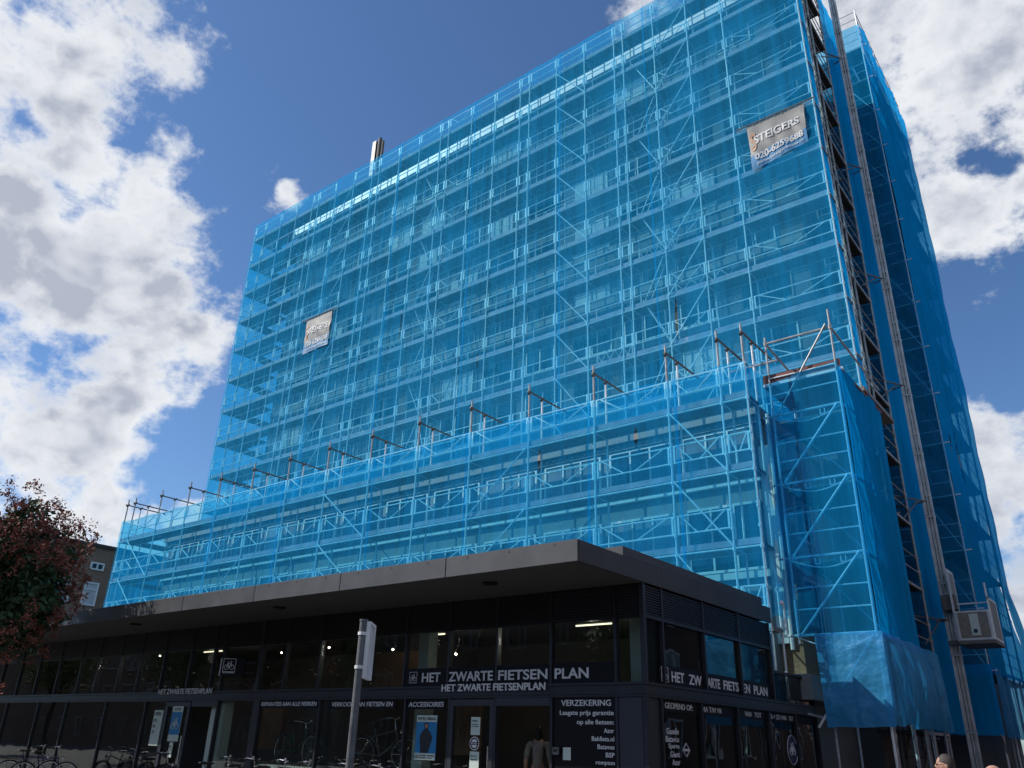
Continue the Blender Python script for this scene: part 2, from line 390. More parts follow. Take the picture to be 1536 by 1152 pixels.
# ------------------------------------------------------------------ nets
def net(name, o, u, W, H, nu, nv, n, mt, label, amp=.05, bay=2., lift=2., folds=.0, slits=(), edge=None, hem=None, cat='debris net', seams=(), puff=0.):
    """one sheet of netting laced to a scaffold: origin o (lower corner), u along, z up, n outward"""
    o = Vector(o); u = Vector(u).normalized(); n = Vector(n).normalized(); z = Vector((0,0,1))
    sd = random.random()*50
    def P(a, b):
        x = a*W; h = b*H
        d = amp*abs(math.sin(PI*x/bay))*(.5+.5*abs(math.sin(PI*h/lift))) + amp*.9*abs(noise.noise((x*.55+sd, h*.45, sd)))
        if folds: d += folds*(noise.noise((x*2.6+sd, h*.13, 3.1)) + .5*noise.noise((x*6+sd, h*.2, 9.1)))
        if puff: d += puff*math.sin(PI*min(1,max(0,a)))*math.sin(PI*min(1,max(0,b)))
        p = o+u*x+z*h+n*d
        if edge: p += edge(a, b)
        if hem and b == 0: p += z*hem*noise.noise((x*1.3+sd, 2, 2))
        return p
    bm = bmesh.new()
    g = [[bm.verts.new(P(i/nu, j/nv)) for j in range(nv+1)] for i in range(nu+1)]
    cut = {}
    for (ax, h0, h1, wd) in slits:      # a tear: the column of verts is doubled and the two lips pulled apart
        i = max(1, min(nu-1, round(ax/W*nu))); j0 = round(h0/H*nv); j1 = max(j0+2, round(h1/H*nv))
        for j in range(j0+1, j1):
            k = math.sin(PI*(j-j0)/(j1-j0))*wd/2
            v = g[i][j]; v2 = bm.verts.new(v.co + u*k + n*.02); v.co -= u*k
            cut[(i, j)] = v2
    for i in range(nu):
        for j in range(nv):
            a = cut.get((i,j), g[i][j]); d = cut.get((i,j+1), g[i][j+1])
            bm.faces.new((a, g[i+1][j], g[i+1][j+1], d))
    me = bpy.data.meshes.new(name); bm.to_mesh(me); bm.free()
    for p in me.polygons: p.use_smooth = True
    me.materials.append(mt)
    ob = bpy.data.objects.new(name, me); COL.objects.link(ob)
    tag(ob, label, cat)
    for sx in seams:     # laced overlap of two net widths
        s = MB(); pts = [P(sx/W, j/nv)+n*.012 for j in range(nv+1)]
        for a, b in zip(pts[:-1], pts[1:]):
            wv = .05
            s.add([a-u*wv, a+u*wv, b+u*wv, b-u*wv], [(0,1,2,3)])
        s.build('seam', mt, ob)
    return ob

# ------------------------------------------------------------------ scaffold kit
R_T = .031
def guard(x0, x1, y, z, vb=False, r=.025):
    """one guardrail frame between two standards"""
    g = MB(); a = x0+.09; b = x1-.09
    g.tube((a,y,z+.5), (b,y,z+.5), r).tube((a,y,z+1.), (b,y,z+1.), r)
    g.bar((a,y,z+.48), (a,y,z+1.02), .05, .05).bar((b,y,z+.48), (b,y,z+1.02), .05, .05)
    if vb:
        c = (a+b)/2; q = (b-a)/2
        g.tube((a+.1*q,y,z+1.), (c-.25*q,y,z+.5), r*.8).tube((c+.05*q,y,z+.5), (b-.12*q,y,z+1.), r*.8)
    return g
def scaffold(root, xs, y0, depth, decks, z0, ztop, vb=None, braces=(), limit=100, mt='galv', innertop=None, gr=True):
    for k, x in enumerate(xs):
        MB().tube((x,y0,z0), (x,y0,ztop), R_T, 8).build('standard', M[mt], root)
        m = MB().tube((x,y0+depth,z0), (x,y0+depth,innertop or ztop), R_T, 6)
        m.build('standard', M[mt], root)
    cand = []
    for z in decks:
        MB().box(xs[0]-.05, xs[-1]+.05, y0+.06, y0+depth-.04, z-.07, z).build('deck', M['deck'], root)
        MB().box(xs[0]-.03, xs[-1]+.03, y0+.035, y0+.062, z+.004, z+.17).build('toe_board', M['toe'], root)
        lg = MB()
        lg.tube((xs[0],y0,z-.06), (xs[-1],y0,z-.06), R_T*.8).tube((xs[0],y0+depth,z-.06), (xs[-1],y0+depth,z-.06), R_T*.8)
        for x in xs:
            lg.tube((x,y0-.0,z-.06), (x,y0+depth,z-.06), R_T*.8)
            lg.tube((x,y0,z-.12), (x,y0,z-.02), R_T*1.7).tube((x,y0,z+.42), (x,y0,z+.5), R_T*1.6).tube((x,y0,z+.94), (x,y0,z+1.02), R_T*1.6)
        lg.build('ledger', M[mt], root)
        if gr:
            for i, (a, b) in enumerate(zip(xs[:-1], xs[1:])):
                if b-a < .4: continue
                if random.random() < .03: continue
                cand.append((Vector(((a+b)/2, y0, z-1.6)).length, guard(a, b, y0+.02, z, vb(i) if vb else False)))
    cand.sort(key=lambda t: t[0])
    rest = MB()
    for i, (d, g) in enumerate(cand):
        if i < limit: g.build('guard_frame', M[mt], root)
        else: rest.add(g.v, g.f)
    if rest.v:
        o = rest.build('guard_frame', M[mt], root); o['kind'] = 'stuff'
    for (i, k, s) in braces:
        za, zb = decks[k], decks[k+1]
        a, b = (xs[i], xs[i+1]) if s > 0 else (xs[i+1], xs[i])
        MB().tube((a,y0-.03,za), (b,y0-.03,zb), R_T*.8).build('brace', M[mt], root)

# ---------- tower
TY = 25.5; TXR = -5.87; TXL = -43.9
txs = [-5.87,-9.1,-10.77,-12.46]
x = -12.46
txs += [-14.1,-14.6]; 
for b0 in (-14.6,-20.37,-26.1,-31.85,-37.55):
    txs += [b0-1.72, b0-3.42, b0-5.15]
    if b0 > -37: txs += [b0-5.77]
txs = sorted(set(round(t, 2) for t in txs if t > TXL+.4)) ; txs = [TXL, TXL+.0]+txs if False else [TXL]+txs
tdecks = [11.55+2.163*k for k in range(11)]
ts = thing('tower_scaffold', 'tall tube scaffold of boarded lifts standing behind the net on the high front', 'scaffold', (-25,TY,0))
braces = []
nX = len(txs)
for k in range(10):
    braces += [(nX-4, k, 1), (nX-8, k, -1), (6, k, 1)] + ([(12, k, -1)] if k % 3 == 1 else [])
scaffold(ts, txs, TY, .75, tdecks, 10.3, 34.25, vb=lambda i: i == nX-2 or i % 9 == 4, braces=braces)
for k in range(0, 9):
    for xx in (-13.7, -27.4):
        a = Vector((xx,TY+.3,tdecks[k])); b = Vector((xx+1.25,TY+.3,tdecks[k+1]+.3)); l = MB()
        if (k+int(xx)) % 2: a.x, b.x = b.x, a.x
        for dy in (-.17,.17): l.tube(a+Vector((0,dy,0)), b+Vector((0,dy,0)), .022)
        for q in range(9): m0 = a.lerp(b, (q+.5)/9); l.tube(m0+Vector((0,-.17,0)), m0+Vector((0,.17,0)), .014)
        l.build('ladder', M['galv'], ts)
rb = random.Random(11)
for k in range(16):
    i0 = rb.randrange(3, nX-3); z = tdecks[rb.randrange(1, 10)]; a, b = txs[i0], txs[i0]+rb.uniform(1.6,3.2); l = MB(); y = TY+.74
    l.tube((a,y,z+.95), (b,y,z+.95), .02).tube((a,y,z+.55), (b,y,z+.55), .02)
    nq = 8
    for q in range(nq):
        xa, xb = a+(b-a)*q/nq, a+(b-a)*(q+1)/nq
        l.tube((xa,y,z+(.55 if q % 2 else .95)), (xb,y,z+(.95 if q % 2 else .55)), .013)
    l.build('lattice_beam', M['galv'], ts)
# side bays at the far left end, seen through the net
lt = MB(); ld = MB(); lw_ = MB()
for z in tdecks:
    ld.box(TXL+.05, TXL+.95, TY+.85, 41, z-.07, z)
    ld.box(TXL+.95, TXL+3.1, TY+.85, TY+1.5, z-.07, z)
    lt.tube((TXL,TY,z+1), (TXL,41,z+1), .02).tube((TXL,TY,z+.5), (TXL,41,z+.5), .02)
for k in range(7):
    y = TY+.75+k*2.57
    lt.tube((TXL,y,10.3), (TXL,y,34.2), R_T).tube((TXL+1,y,10.3), (TXL+1,y,34.2), R_T)
ld.build('return_deck', M['deck'], ts); lt.build('return_tube', M['galv'], ts)
settle(ts)

# ---------- tower building
TW = 26.9
tb = thing('tower_block', 'tall flat roofed block behind the blue net with white roof edge', 'building', (-24,34,0))
MB().box(-40.6,-7.2,TW,32.4,0,33.0).box(-40.6,-8.6,32.4,42,0,33.0).build('wall', M['towerwall'], tb)
MB().box(-40.9,-6.95,TW-.28,32.6,33.0,33.55).build('parapet', M['parapet'], tb)
MB().box(-40.5,-8.3,32.6,42,33.0,33.3).build('roof', M['rooftar'], tb)
winx = [-39.2+2.66*i for i in range(12)]
for r in range(8):
    z0 = 11.9+2.68*r
    MB().box(-40.6,-7.21,TW-.06,TW-.003,z0-.42,z0-.12).build('floor_band', M['conc'], tb)
    for i, x in enumerate(winx):
        wv = random.choice((1.5,1.9,1.9))
        f = MB()
        a, b, c, d = x, x+wv, z0, z0+1.55
        f.box(a-.06,a,TW-.05,TW-.003,c-.06,d+.06).box(b,b+.06,TW-.05,TW-.003,c-.06,d+.06).box(a,b,TW-.05,TW-.003,c-.06,c).box(a,b,TW-.05,TW-.003,d,d+.06)
        f.box((a+b)/2-.03,(a+b)/2+.03,TW-.06,TW-.003,c,d)
        fo = f.build('window', M['white'] if random.random() < .35 else M['conc'], tb)
        p = MB(); rr = random.random(); t = 0.
        if rr < .14: t = random.uniform(.10,.32)
        def pane(x0, x1, tilt):
            vs = [(x0,TW-.02,c),(x1,TW-.02,c),(x1,TW-.02-tilt,d),(x0,TW-.02-tilt,d)]
            vs += [(q[0],q[1]+.012,q[2]) for q in vs]
            p.add(vs, [(0,1,2,3),(7,6,5,4),(0,4,5,1),(1,5,6,2),(2,6,7,3),(3,7,4,0)])
        pane(a, (a+b)/2-.03, t); pane((a+b)/2+.03, b, random.choice((0,t)))
        p.build('pane', M['blind'] if .14 < rr < .26 else M['winglass'], fo)
# flues on the roof
for (cx, hh) in ((-39.95,43.6),(-39.35,43.4)):
    pass
fl = MB().box(-34.62,-34.28,27.4,27.7,33.3,38.55).tube((-34.05,27.55,33.3), (-34.05,27.55,38.7), .13, 10).tube((-33.72,27.55,33.3), (-33.72,27.55,38.3), .09, 8)
fl.build('chimney', M['flue'], tb)
settle(tb)

# ---------- podium scaffold
PY = 19.8
pxs = [-7.5,-8.25] + [-9.9-2.57*k for k in range(13)]
pxs = sorted(pxs); pxs = [-41.5] + pxs
pdecks = [2.3,4.35,6.4,8.45,10.5]
ps = thing('podium_scaffold', 'lower long scaffold of three lifts in front of the low block, tubes above its net', 'scaffold', (-24,PY,0))
pb = []
for i in range(0, len(pxs)-1, 3):
    for k in range(1,4): pb.append((i+1 if i+2 < len(pxs) else i, k, 1 if (i//3) % 2 else -1))
scaffold(ps, pxs, PY, .73, pdecks, .05, 12.6, vb=lambda i: True, braces=pb, innertop=12.4)
for k, x in enumerate(pxs):
    MB().tube((x,PY,11.5), (x,PY,12.72), R_T+.003, 8).build('top_post', M['galv_dull'], ps)
    MB().tube((x+.05,PY-.15,12.42), (x+.05,PY+2.1,12.42), R_T, 8).tube((x,PY-.06,12.36), (x,PY+.06,12.48), .05).tube((x,PY+.67,12.36), (x,PY+.79,12.48), .05).build('tie_tube', M['galv_dark'], ps)
MB().box(-41.4,-40.5,PY+.8,26.8,10.42,10.5).box(-41.4,-40.5,PY+.8,26.8,8.37,8.45).box(-41.4,-40.5,PY+.8,26.8,6.32,6.4).build('return_deck', M['deck'], ps)
rt = MB()
for y in (22.4,24.9):
    rt.tube((-41.5,y,0), (-41.5,y,12.4), R_T)
for z in (6.4,8.45,10.5):
    rt.tube((-41.5,PY,z+1), (-41.5,26.8,z+1), .02).tube((-41.5,PY,z+.5), (-41.5,26.8,z+.5), .02)
rt.build('return_tube', M['galv'], ps)
settle(ps)

# ---------- podium building
PWY = 21.2
pbld = thing('podium_block', 'low wide block with rows of white framed windows behind the lower net', 'building', (-23,24,0))
MB().box(-39,-7.9,PWY,26.88,0,10.4).build('wall', M['podwall'], pbld)
MB().box(-39.2,-7.75,PWY-.25,26.87,10.4,10.75).build('roof', M['conc'], pbld)
cr = MB()
cr.box(-39.1,-7.8,PWY-.12,PWY-.003,10.2,10.397)
for i in range(120):
    if random.random() < .7: cr.box(-38.6+i*.257,-38.6+i*.257+.08,PWY-.17,PWY-.123,10.28,10.325)
cr.build('cornice', M['conc'], pbld)
for zc, h in ((8.75,1.35),(6.1,1.75),(3.5,1.75)):
    for i in range(12):
        a = -38.4+i*2.57; b = a+2.1; y = PWY
        f = MB()
        f.box(a-.07,a,y-.07,y-.003,zc-.07,zc+h+.07).box(b,b+.07,y-.07,y-.003,zc-.07,zc+h+.07).box(a,b,y-.07,y-.003,zc-.07,zc).box(a,b,y-.07,y-.003,zc+h,zc+h+.07)
        for q in (1,2): f.box(a+q*.70-.028,a+q*.70+.028,y-.08,y-.003,zc,zc+h)
        fo = f.build('window', M['white'], pbld)
        p = MB()
        for q in range(3):
            p.box(a+q*.70+.03,a+(q+1)*.70-.03,y-.04,y-.02,zc,zc+h)
        p.build('pane', M['winglass'] if random.random() < .35 else M['skypane'], fo)
    MB().box(-39.05,-7.85,PWY-.15,PWY-.003,zc-.30,zc-.12).build('sill_band', M['white'], pbld)
# the end wall on the side street
MB().box(-7.9,-7.3,21.4,22.9,3.36,5.6).build('brick_pier', M['brickpier'], pbld)
MB().box(-7.9,-7.15,21.25,26.5,2.75,3.355).build('ledge', M['conc'], pbld)
e = MB()
for y0_, y1_, z0_, z1_ in ((21.25,21.5,4.1,9.5),):
    e.box(-7.898,-7.6,y0_,y1_,z0_,z1_)
e.build('corner_trim', M['white'], pbld)
MB().tube((-7.42,20.95,3.9), (-7.42,20.95,10.3), .055, 8).build('drain_pipe', M['white'], pbld)
for z0_ in (4.6,7.3):
    f = MB(); y0_ = 23.6
    f.box(-7.897,-7.83,y0_,y0_+.08,z0_,z0_+1.6).box(-7.897,-7.83,y0_+1.4,y0_+1.48,z0_,z0_+1.6).box(-7.897,-7.83,y0_+.08,y0_+1.4,z0_,z0_+.08).box(-7.897,-7.83,y0_+.08,y0_+1.4,z0_+1.52,z0_+1.6).box(-7.897,-7.83,y0_+.7,y0_+.76,z0_+.08,z0_+1.52)
    fo = f.build('window', M['white'], pbld)
    MB().box(-7.89,-7.86,y0_+.08,y0_+1.4,z0_+.08,z0_+1.52).build('pane', M['winglass'], fo)
settle(pbld)

# ---------- nets on tower and podium
def slit(xw, z0, z1, w_, ox, oz): return (xw-ox, z0-oz, z1-oz, w_)
net('debris_net', (TXL,TY-.10,10.9), (1,0,0), TXR-TXL+.02, 34.32-10.9, 152, 110, (0,-1,0), M['net'],
    'huge blue debris net over the high front of the tower scaffold', .045, 1.7, 2.163, .0,
    [slit(-12.15,15.9,18.0,.16,TXL,10.9), slit(-22.46,17.3,18.3,.09,TXL,10.9), slit(-27.8,20.2,22.6,.10,TXL,10.9), slit(-25.3,24.6,26.0,.05,TXL,10.9)],
    seams=(3.2,9.0,14.7,20.5,26.2,31.0))
net('debris_net', (TXL,TY,10.9), (0,1,0), 16, 34.25-10.9, 40, 60, (-1,0,0), M['net'], 'blue net down the far left flank of the tower, seen through the front net', .06, 2.57, 2.163)
net('debris_net', (TXR,TY,11.4), (0,1,0), .62, 34.3-11.4, 6, 60, (1,0,0), M['netdense'], 'narrow blue net strip wrapped round the near right corner of the tower', .04, 1.3, 2.163, .03)
net('debris_net', (-41.5,PY-.10,.9), (1,0,0), 34.05, 11.55-.9, 136, 50, (0,-1,0), M['netpod'],
    'bright blue net along the low front, its sagging top edge under the bare posts', .05, 2.57, 2.05, .0,
    [slit(-10.85,9.55,10.35,.16,-41.5,.9), slit(-14.5,9.5,10.2,.17,-41.5,.9)],
    edge=lambda a, b: Vector((0,0,-.10*abs(math.sin(PI*a*34.05/2.57)) if b > .99 else 0)), seams=(8.7,13.6,19.2,23.9,28.9,31.9))
net('debris_net', (-41.55,PY,.9), (0,1,0), 7, 11.5-.9, 16, 24, (-1,0,0), M['netpod'], 'blue net closing the far left end of the low scaffold', .06, 2.3, 2.05)
net('debris_net', (-7.44,PY-.05,4.6), (0,1,0), 1.3, 6.8, 14, 40, (1,0,0), M['netpod'], 'torn blue net strip round the right end of the low scaffold', .05, 1.2, 2.05, .06,
    [(.55,.9,2.1,.3),(.6,2.7,4.1,.34),(.55,4.4,5.6,.3)], hem=.3, puff=.10)

# ---------- wing (projecting scaffold at the side street)
WY = 20.7; WXL = -7.15; WXR = -5.3
ws = thing('wing_scaffold', 'projecting scaffold tower at the side street corner with red boarded top deck', 'scaffold', (-6.2,WY,0))
wz = [4.2,6.12,8.1,10.08]
for x in (WXL,WXR):
    for y in (WY,WY+1.9,WY+3.8):
        zt = 12.55 if y < WY+1 else 11.3
        if x == WXR and y < WY+1: zt = 12.9
        MB().tube((x,y,4.0 if x == WXL and y == WY else .05), (x,y,min(zt,11.0)), R_T, 8).build('standard', M['galv'], ws)
        if zt > 11.5: MB().tube((x,y,11.0), (x,y,zt), R_T-.003, 8).tube((x,y,12.28), (x,y,12.42), .05).build('top_post', M['polegrey2'], ws)
for z in wz:
    g = MB()
    g.tube((WXL-.3,WY,z), (WXR,WY,z), R_T)
    pts = [(WXL+(WXR-WXL)*t, WY, z-.05-.26*math.sin(PI*t)) for t in [i/8 for i in range(9)]]
    g.path(pts, .017)
    for t in (.38,.72):
        cx = WXL+(WXR-WXL)*t; 
        g.box(cx-.07,cx-.05,WY-.02,WY+.02,z-.22,z-.06).box(cx+.05,cx+.07,WY-.02,WY+.02,z-.22,z-.06).box(cx-.05,cx+.05,WY-.02,WY+.02,z-.22,z-.20)
    g.tube((WXR,WY,z), (WXR,WY+3.8,z), R_T)
    g.build('lattice_ledger', M['galv'], ws)
    h = MB().tube((WXL,WY,z+.62), (WXR,WY,z+.62), .02).tube((WXL,WY,z+1.15), (WXR,WY,z+1.15), .02)
    h.build('guard_rail', M['galv'], ws)
for k in range(3):
    MB().tube((WXL+.1,WY-.04,wz[k]+.02), (WXR-.1,WY-.04,wz[k+1]), R_T).build('brace', M['galv'], ws)
    MB().tube((WXR-.1,WY+1.9,wz[k]+.02), (WXL+.1,WY+1.9,wz[k+1]), R_T*.8).build('brace', M['galv'], ws)
MB().tube((WXL+.15,WY-.05,10.1), (WXR-.1,WY-.05,12.45), R_T-.004).build('brace', M['polegrey2'], ws)
MB().tube((WXL+.25,WY-.06,2.1), (WXR-.05,WY-.06,4.15), R_T).build('brace', M['galv'], ws)
for z in wz[1:]:
    MB().box(WXL,WXR-.08,WY+.4,WY+3.8,z-.1,z-.03).build('deck', M['deck'], ws)
MB().box(WXL-.2,WXR+.12,WY+.1,WY+3.9,11.02,11.1).build('deck', M['reddeck'], ws)
MB().box(WXL-.2,WXR+.1,WY+.03,WY+.08,11.1,11.36).build('toe_board', M['reddeck'], ws)
MB().box(WXL-.2,WXR+.16,WY+.01,WY+.09,11.02,11.097).build('deck_edge', M['white'], ws)
tr = MB()
tr.tube((WXL,WY,12.35), (WXR,WY,12.35), R_T).tube((WXR,WY,12.35), (WXR,WY+4.6,12.1), R_T).tube((WXL,WY,12.35), (WXL,WY+3.8,12.0), R_T).tube((WXL-1.2,WY,11.75), (WXL+.3,WY,11.75), R_T)
tr.build('top_rail', M['galv_dull'], ws)
MB().box(WXR-.9,WXR+.12,WY+2.2,WY+5.4,11.2,11.34).build('side_deck', M['deck'], ws)
legs = MB()
for k, y in enumerate((WY+.1,WY+1.9,WY+3.0,WY+3.8,WY+5.2)):
    MB().tube((WXR+.02,y,0), (WXR+.02,y,4.2), R_T+.006, 8).tube((WXR+.02,y,1.9), (WXR+.02,y,2.0), .05).build('leg_tube', M['galv_dull'], ws)
MB().tube((-6.55,WY,0), (-6.55,WY,4.2), R_T, 8).tube((-6.55,WY+.02,2.25),(-7.15,WY+.02,2.4), R_T).build('leg_tube', M['galv_dull'], ws)
settle(ws)
net('debris_net', (WXL-.1,WY-.12,4.15), (1,0,0), WXR-WXL+.19, 6.85, 16, 44, (0,-1,0), M['netdark'],
    'blue net on the narrow front of the projecting side scaffold, below the red deck', .04, 1.85, 1.96, .02, edge=lambda a, b: Vector((0,0,.25*a if b > .99 else 0)))
net('debris_net', (WXR+.07,WY-.14,4.1), (0,1,0), 3.85, 7.0, 22, 40, (1,0,0), M['netdense'],
    'shaded blue net on the street side of the projecting scaffold', .05, 1.9, 1.96, .05)
net('plastic_sheet', (-6.72,WY-.14,2.12), (1,0,0), 1.57, 2.08, 20, 24, (0,-1,0), M['sheet'],
    'shiny wrinkled blue sheet round the foot of the projecting scaffold, front face', .03, .7, .7, .03, cat='tarpaulin', hem=.08,
    edge=lambda a, b: Vector((.06*(1-b)*(1-a),0,0)))
net('plastic_sheet', (-5.17,WY-.16,2.16), (0,1,0), 5.7, 2.02, 30, 20, (1,0,0), M['sheet'],
    'billowing blue sheet along the street side foot of the projecting scaffold', .05, 1.9, .7, .06, cat='tarpaulin', hem=.12, puff=.16,
    edge=lambda a, b: Vector((0, .35*(1-b)*a, .25*a*a*(1-b)*0)))

# ---------- stair scaffold in the open gap
st = thing('stair_scaffold', 'dark open stair tower scaffold in the gap between the nets at the tower corner', 'scaffold', (-6.4,27.8,0))
SX = TXR+.02; SY0 = 26.5; SY1 = 29.1
for x in (SX,SX-.75):
    for y in (SY0,SY0+.55,SY1):
        MB().tube((x,y,.05), (x,y,34.6), R_T+.006, 8).build('standard', M['galv_dark'] if x < SX else M['galv_dull'], st)
k = 0
z = 2.2
while z < 35:
    MB().box(SX-1.27,SX-.025,SY0-.3,SY1-.02,z-.09,z).build('landing', M['plankshade'], st)
    MB().box(SX-.02,SX+.03,SY0-.3,SY1+.05,z-.10,z-.02).build('toe_board', M['galv_dull'], st)
    g = MB()
    g.tube((SX,SY0-.2,z+.5), (SX,SY1+.05,z+.5), .022).tube((SX,SY0-.2,z+1.), (SX,SY1+.05,z+1.), .02)
    g.tube((SX-.75,SY0,z+.5), (SX,SY0,z+.5), .02).tube((SX-.6,SY0+.2,z-.2), (SX+.25,SY0+.2,z-.2), .02)
    for y in (SY0,SY0+.55,SY1):
        for dz in (-.12,.45,.95): g.tube((SX,y,z+dz), (SX,y,z+dz+.1), .055)
    g.build('guard_rail', M['galv_dull'], st)
    f = MB().bar((SX-.5,SY0+.1,z-2.1), (SX-.5,SY1-.2,z-.05), .05, .14).bar((SX-1.05,SY0+.1,z-2.1), (SX-1.05,SY1-.2,z-.05), .05, .14)
    for q in range(8):
        t = (q+.5)/8
        f.box(SX-1.02,SX-.53,SY0+.1+t*(SY1-SY0-.3)-.1,SY0+.1+t*(SY1-SY0-.3)+.1,z-2.1+t*2.05-.02,z-2.1+t*2.05)
    f.build('stair_flight', M['galv_dark'], st)
    z += 2.163
settle(st)
def wavy(a, b):
    return Vector((0, a*(.5*noise.noise((0, b*7, 4.2))+.45*math.sin(b*9)*(1-b)), 0))
net('debris_net', (TXR,29.15,2.2), (0,1,0), 3.1, 32.2, 16, 110, (1,0,0), M['netdense'],
    'loose wavy blue net strip beside the hoist mast, between stair gap and recess', .05, 1.7, 2.163, .07, edge=wavy)

# ---------- rear side block (beyond the recess)
FY = 34.5; FX = -5.2
fb = thing('rear_block', 'rear wing of the tower behind the dark recess, roof edge white over brown', 'building', (-9,39,0))
MB().box(-16,-6.25,35.7,46,0,34.9).build('wall', M['towerwall'], fb)
MB().box(-16.2,-6.15,35.55,46.1,34.9,35.15).build('eave', M['reddeck'], fb)
MB().box(-16.3,-6.1,35.4,46.2,35.15,35.7).build('roof', M['parapet'], fb)
settle(fb)
fs_ = thing('rear_scaffold', 'scaffold of the rear side block with open guardrails above its net', 'scaffold', (-6,FY,0))
fdecks = [4.4+2.17*k for k in range(15)]
for x in (-7.4,-6.3,FX):
    MB().tube((x,FY,.05), (x,FY,37.3), R_T+.004, 8).build('standard', M['galv'], fs_)
for y in (37.1,39.7,42.3):
    MB().tube((FX,y,.05), (FX,y,37.3), R_T+.004, 8).build('standard', M['galv'], fs_)
for z in fdecks:
    MB().box(-7.4,FX-.05,FY+.05,FY+1.2,z-.07,z).box(FX-.75,FX-.05,FY+1.2,43,z-.07,z).build('deck', M['deck'], fs_)
    MB().tube((-7.6,FY,z), (FX+.25,FY,z), .022).tube((-7.6,FY,z+.55), (FX,FY,z+.55), .018).tube((-7.6,FY,z+1.05), (FX,FY,z+1.05), .018).tube((FX,FY,z+1.05), (FX,43,z+1.05), .018).tube((FX,FY,z+.55), (FX,43,z+.55), .018).build('guard_rail', M['galv'], fs_)
for k in range(0,14,1):
    if k % 5 < 3: MB().tube((-6.3,FY-.02,fdecks[k]+2.17), (FX,FY-.02,fdecks[k]), .02).build('brace', M['galv'], fs_)
g = MB()
for zz in (36.7,37.2): g.tube((-8.6,FY,zz), (FX,FY,zz), .022).tube((FX,FY,zz), (FX,43,zz), .022)
for q in range(6): g.tube((FX,FY+q*1.7,36), (FX,FY+q*1.7,37.3), .022)
g.build('top_rail', M['galv_dull'], fs_)
for q, (x, y) in enumerate(((FX,34.6),(-6.2,34.5),(FX,36.2),(FX,37.8),(FX,39.7),(FX,41.2),(FX,43))):
    MB().tube((x,y,0), (x,y,4.4), R_T+.006, 8).build('leg_tube', M['galv_dull'], fs_)
MB().tube((-5.15,33.9,2.25), (-5.15,36.2,.1), R_T).build('leg_tube', M['galv_dull'], fs_)
settle(fs_)
net('debris_net', (-7.9,FY-.07,4.2), (1,0,0), 2.72, 32.0, 16, 100, (0,-1,0), M['netdark'],
    'dark shaded blue net facing the hoist across the recess', .06, 1.3, 2.17, .03)
net('debris_net', (FX+.06,FY-.07,4.3), (0,1,0), 8.9, 31.9, 40, 100, (1,0,0), M['netdense'],
    'long tall blue net on the far street flank, creased and torn low down', .08, 2.6, 2.17, .08,
    [(1.0,8.5,9.6,.10),(1.4,5.2,6.6,.14),(3.0,7.5,10.5,.08),(6.5,1.6,4.6,.3),(6.6,6.0,8.5,.2),(4.2,3.2,5.2,.1)],
    edge=lambda a, b: Vector((.55*a*max(0,(.13-b)/.13)**1.2, .9*a*max(0,(.16-b)/.16), 0)))
net('plastic_sheet', (-7.9,FY-.14,2.25), (1,0,0), 2.8, 2.35, 24, 16, (0,-1,0), M['netdense'],
    'dark blue sheet round the foot of the rear scaffold beside the mast', .03, .9, .7, .03, cat='tarpaulin', hem=.1)
net('plastic_sheet', (FX+.14,FY-.14,2.2), (0,1,0), 11, 2.3, 60, 16, (1,0,0), M['sheet'],
    'pleated grey blue sheet at the foot of the far street flank', .03, .9, .7, .11, cat='tarpaulin', hem=.12)

# ground floor behind the side scaffolds
gf = thing('street_passage', 'dark ground floor frontage behind the scaffold legs on the side street', 'building', (-9,30,0))
MB().box(-12,-8.8,26.9,35.6,0,4.2).build('wall', M['conc'], gf)
g = MB()
for k in range(4): g.box(-8.8,-8.72,27.4+k*1.9,28.9+k*1.9,.4,3.0)
g.build('window_pane', M['winglass'], gf)
settle(gf)

# ---------- hoist mast and cage
hm = thing('hoist_mast', 'pale steel rack mast of the builders lift climbing the tower corner', 'hoist mast', (-5.33,30,0))
def mast_section(z, h):
    m = MB(); x0, x1 = -5.46, -5.24
    for xx, ww in ((x0,.10),(x1,.06)):
        m.box(xx-ww/2,xx+ww/2,29.92,30.0,z+.02,z+h-.02)
    m.box(-5.365,-5.325,29.91,29.98,z+.02,z+h-.02)
    m.box(x0,x1,30.02,30.06,z+.02,z+h-.02)
    for q in range(3): m.box(x0+.05,x1-.035,29.94,30.0,z+.2+q*.5,z+.24+q*.5)
    m.box(x0-.055,x1+.035,29.905,30.07,z+h-.06,z+h+.0)
    return m
first = None
for k in range(16):
    if first is None: first = mast_section(0, 2.27).build('mast_section', M['mastgrey'], hm)
    else:
        c = first.copy(); COL.objects.link(c); c.parent = hm; c.location.z = 2.27*k
settle(hm)
for z in (5.6,9.6,14.0,18.6,24.0,30.2):
    o = MB().tube((-5.4,30,z), (-6.3,28.6,z+.05), .03).tube((-5.4,30,z), (-7.2,30.4,z), .03).tube((-5.6,29.7,z-.02), (-5.9,28.4,z-.9), .025).build('wall_tie', M['galv_dark'], hm)
    o.matrix_parent_inverse = Matrix.Translation(hm.location).inverted()
cg = thing('hoist_cage', 'small open lift cage with grey mesh panels clamped to the mast', 'lift cage', (-4.55,29.6,4.85))
cx0, cx1, cy0, cy1, cz = -5.06, -4.1, 29.3, 30.7, 4.85
MB().bev(cx0-.03,cx1+.06,cy0-.05,cy1,cz-.1,cz+.02,.02).build('floor', M['galv_dark'], cg)
f = MB()
def ringy(m, x0, x1, y, z0, z1, t=.06):
    m.box(x0,x1,y-.025,y+.025,z0,z0+t).box(x0,x1,y-.025,y+.025,z1-t,z1).box(x0,x0+t,y-.025,y+.025,z0+t,z1-t).box(x1-t,x1,y-.025,y+.025,z0+t,z1-t)
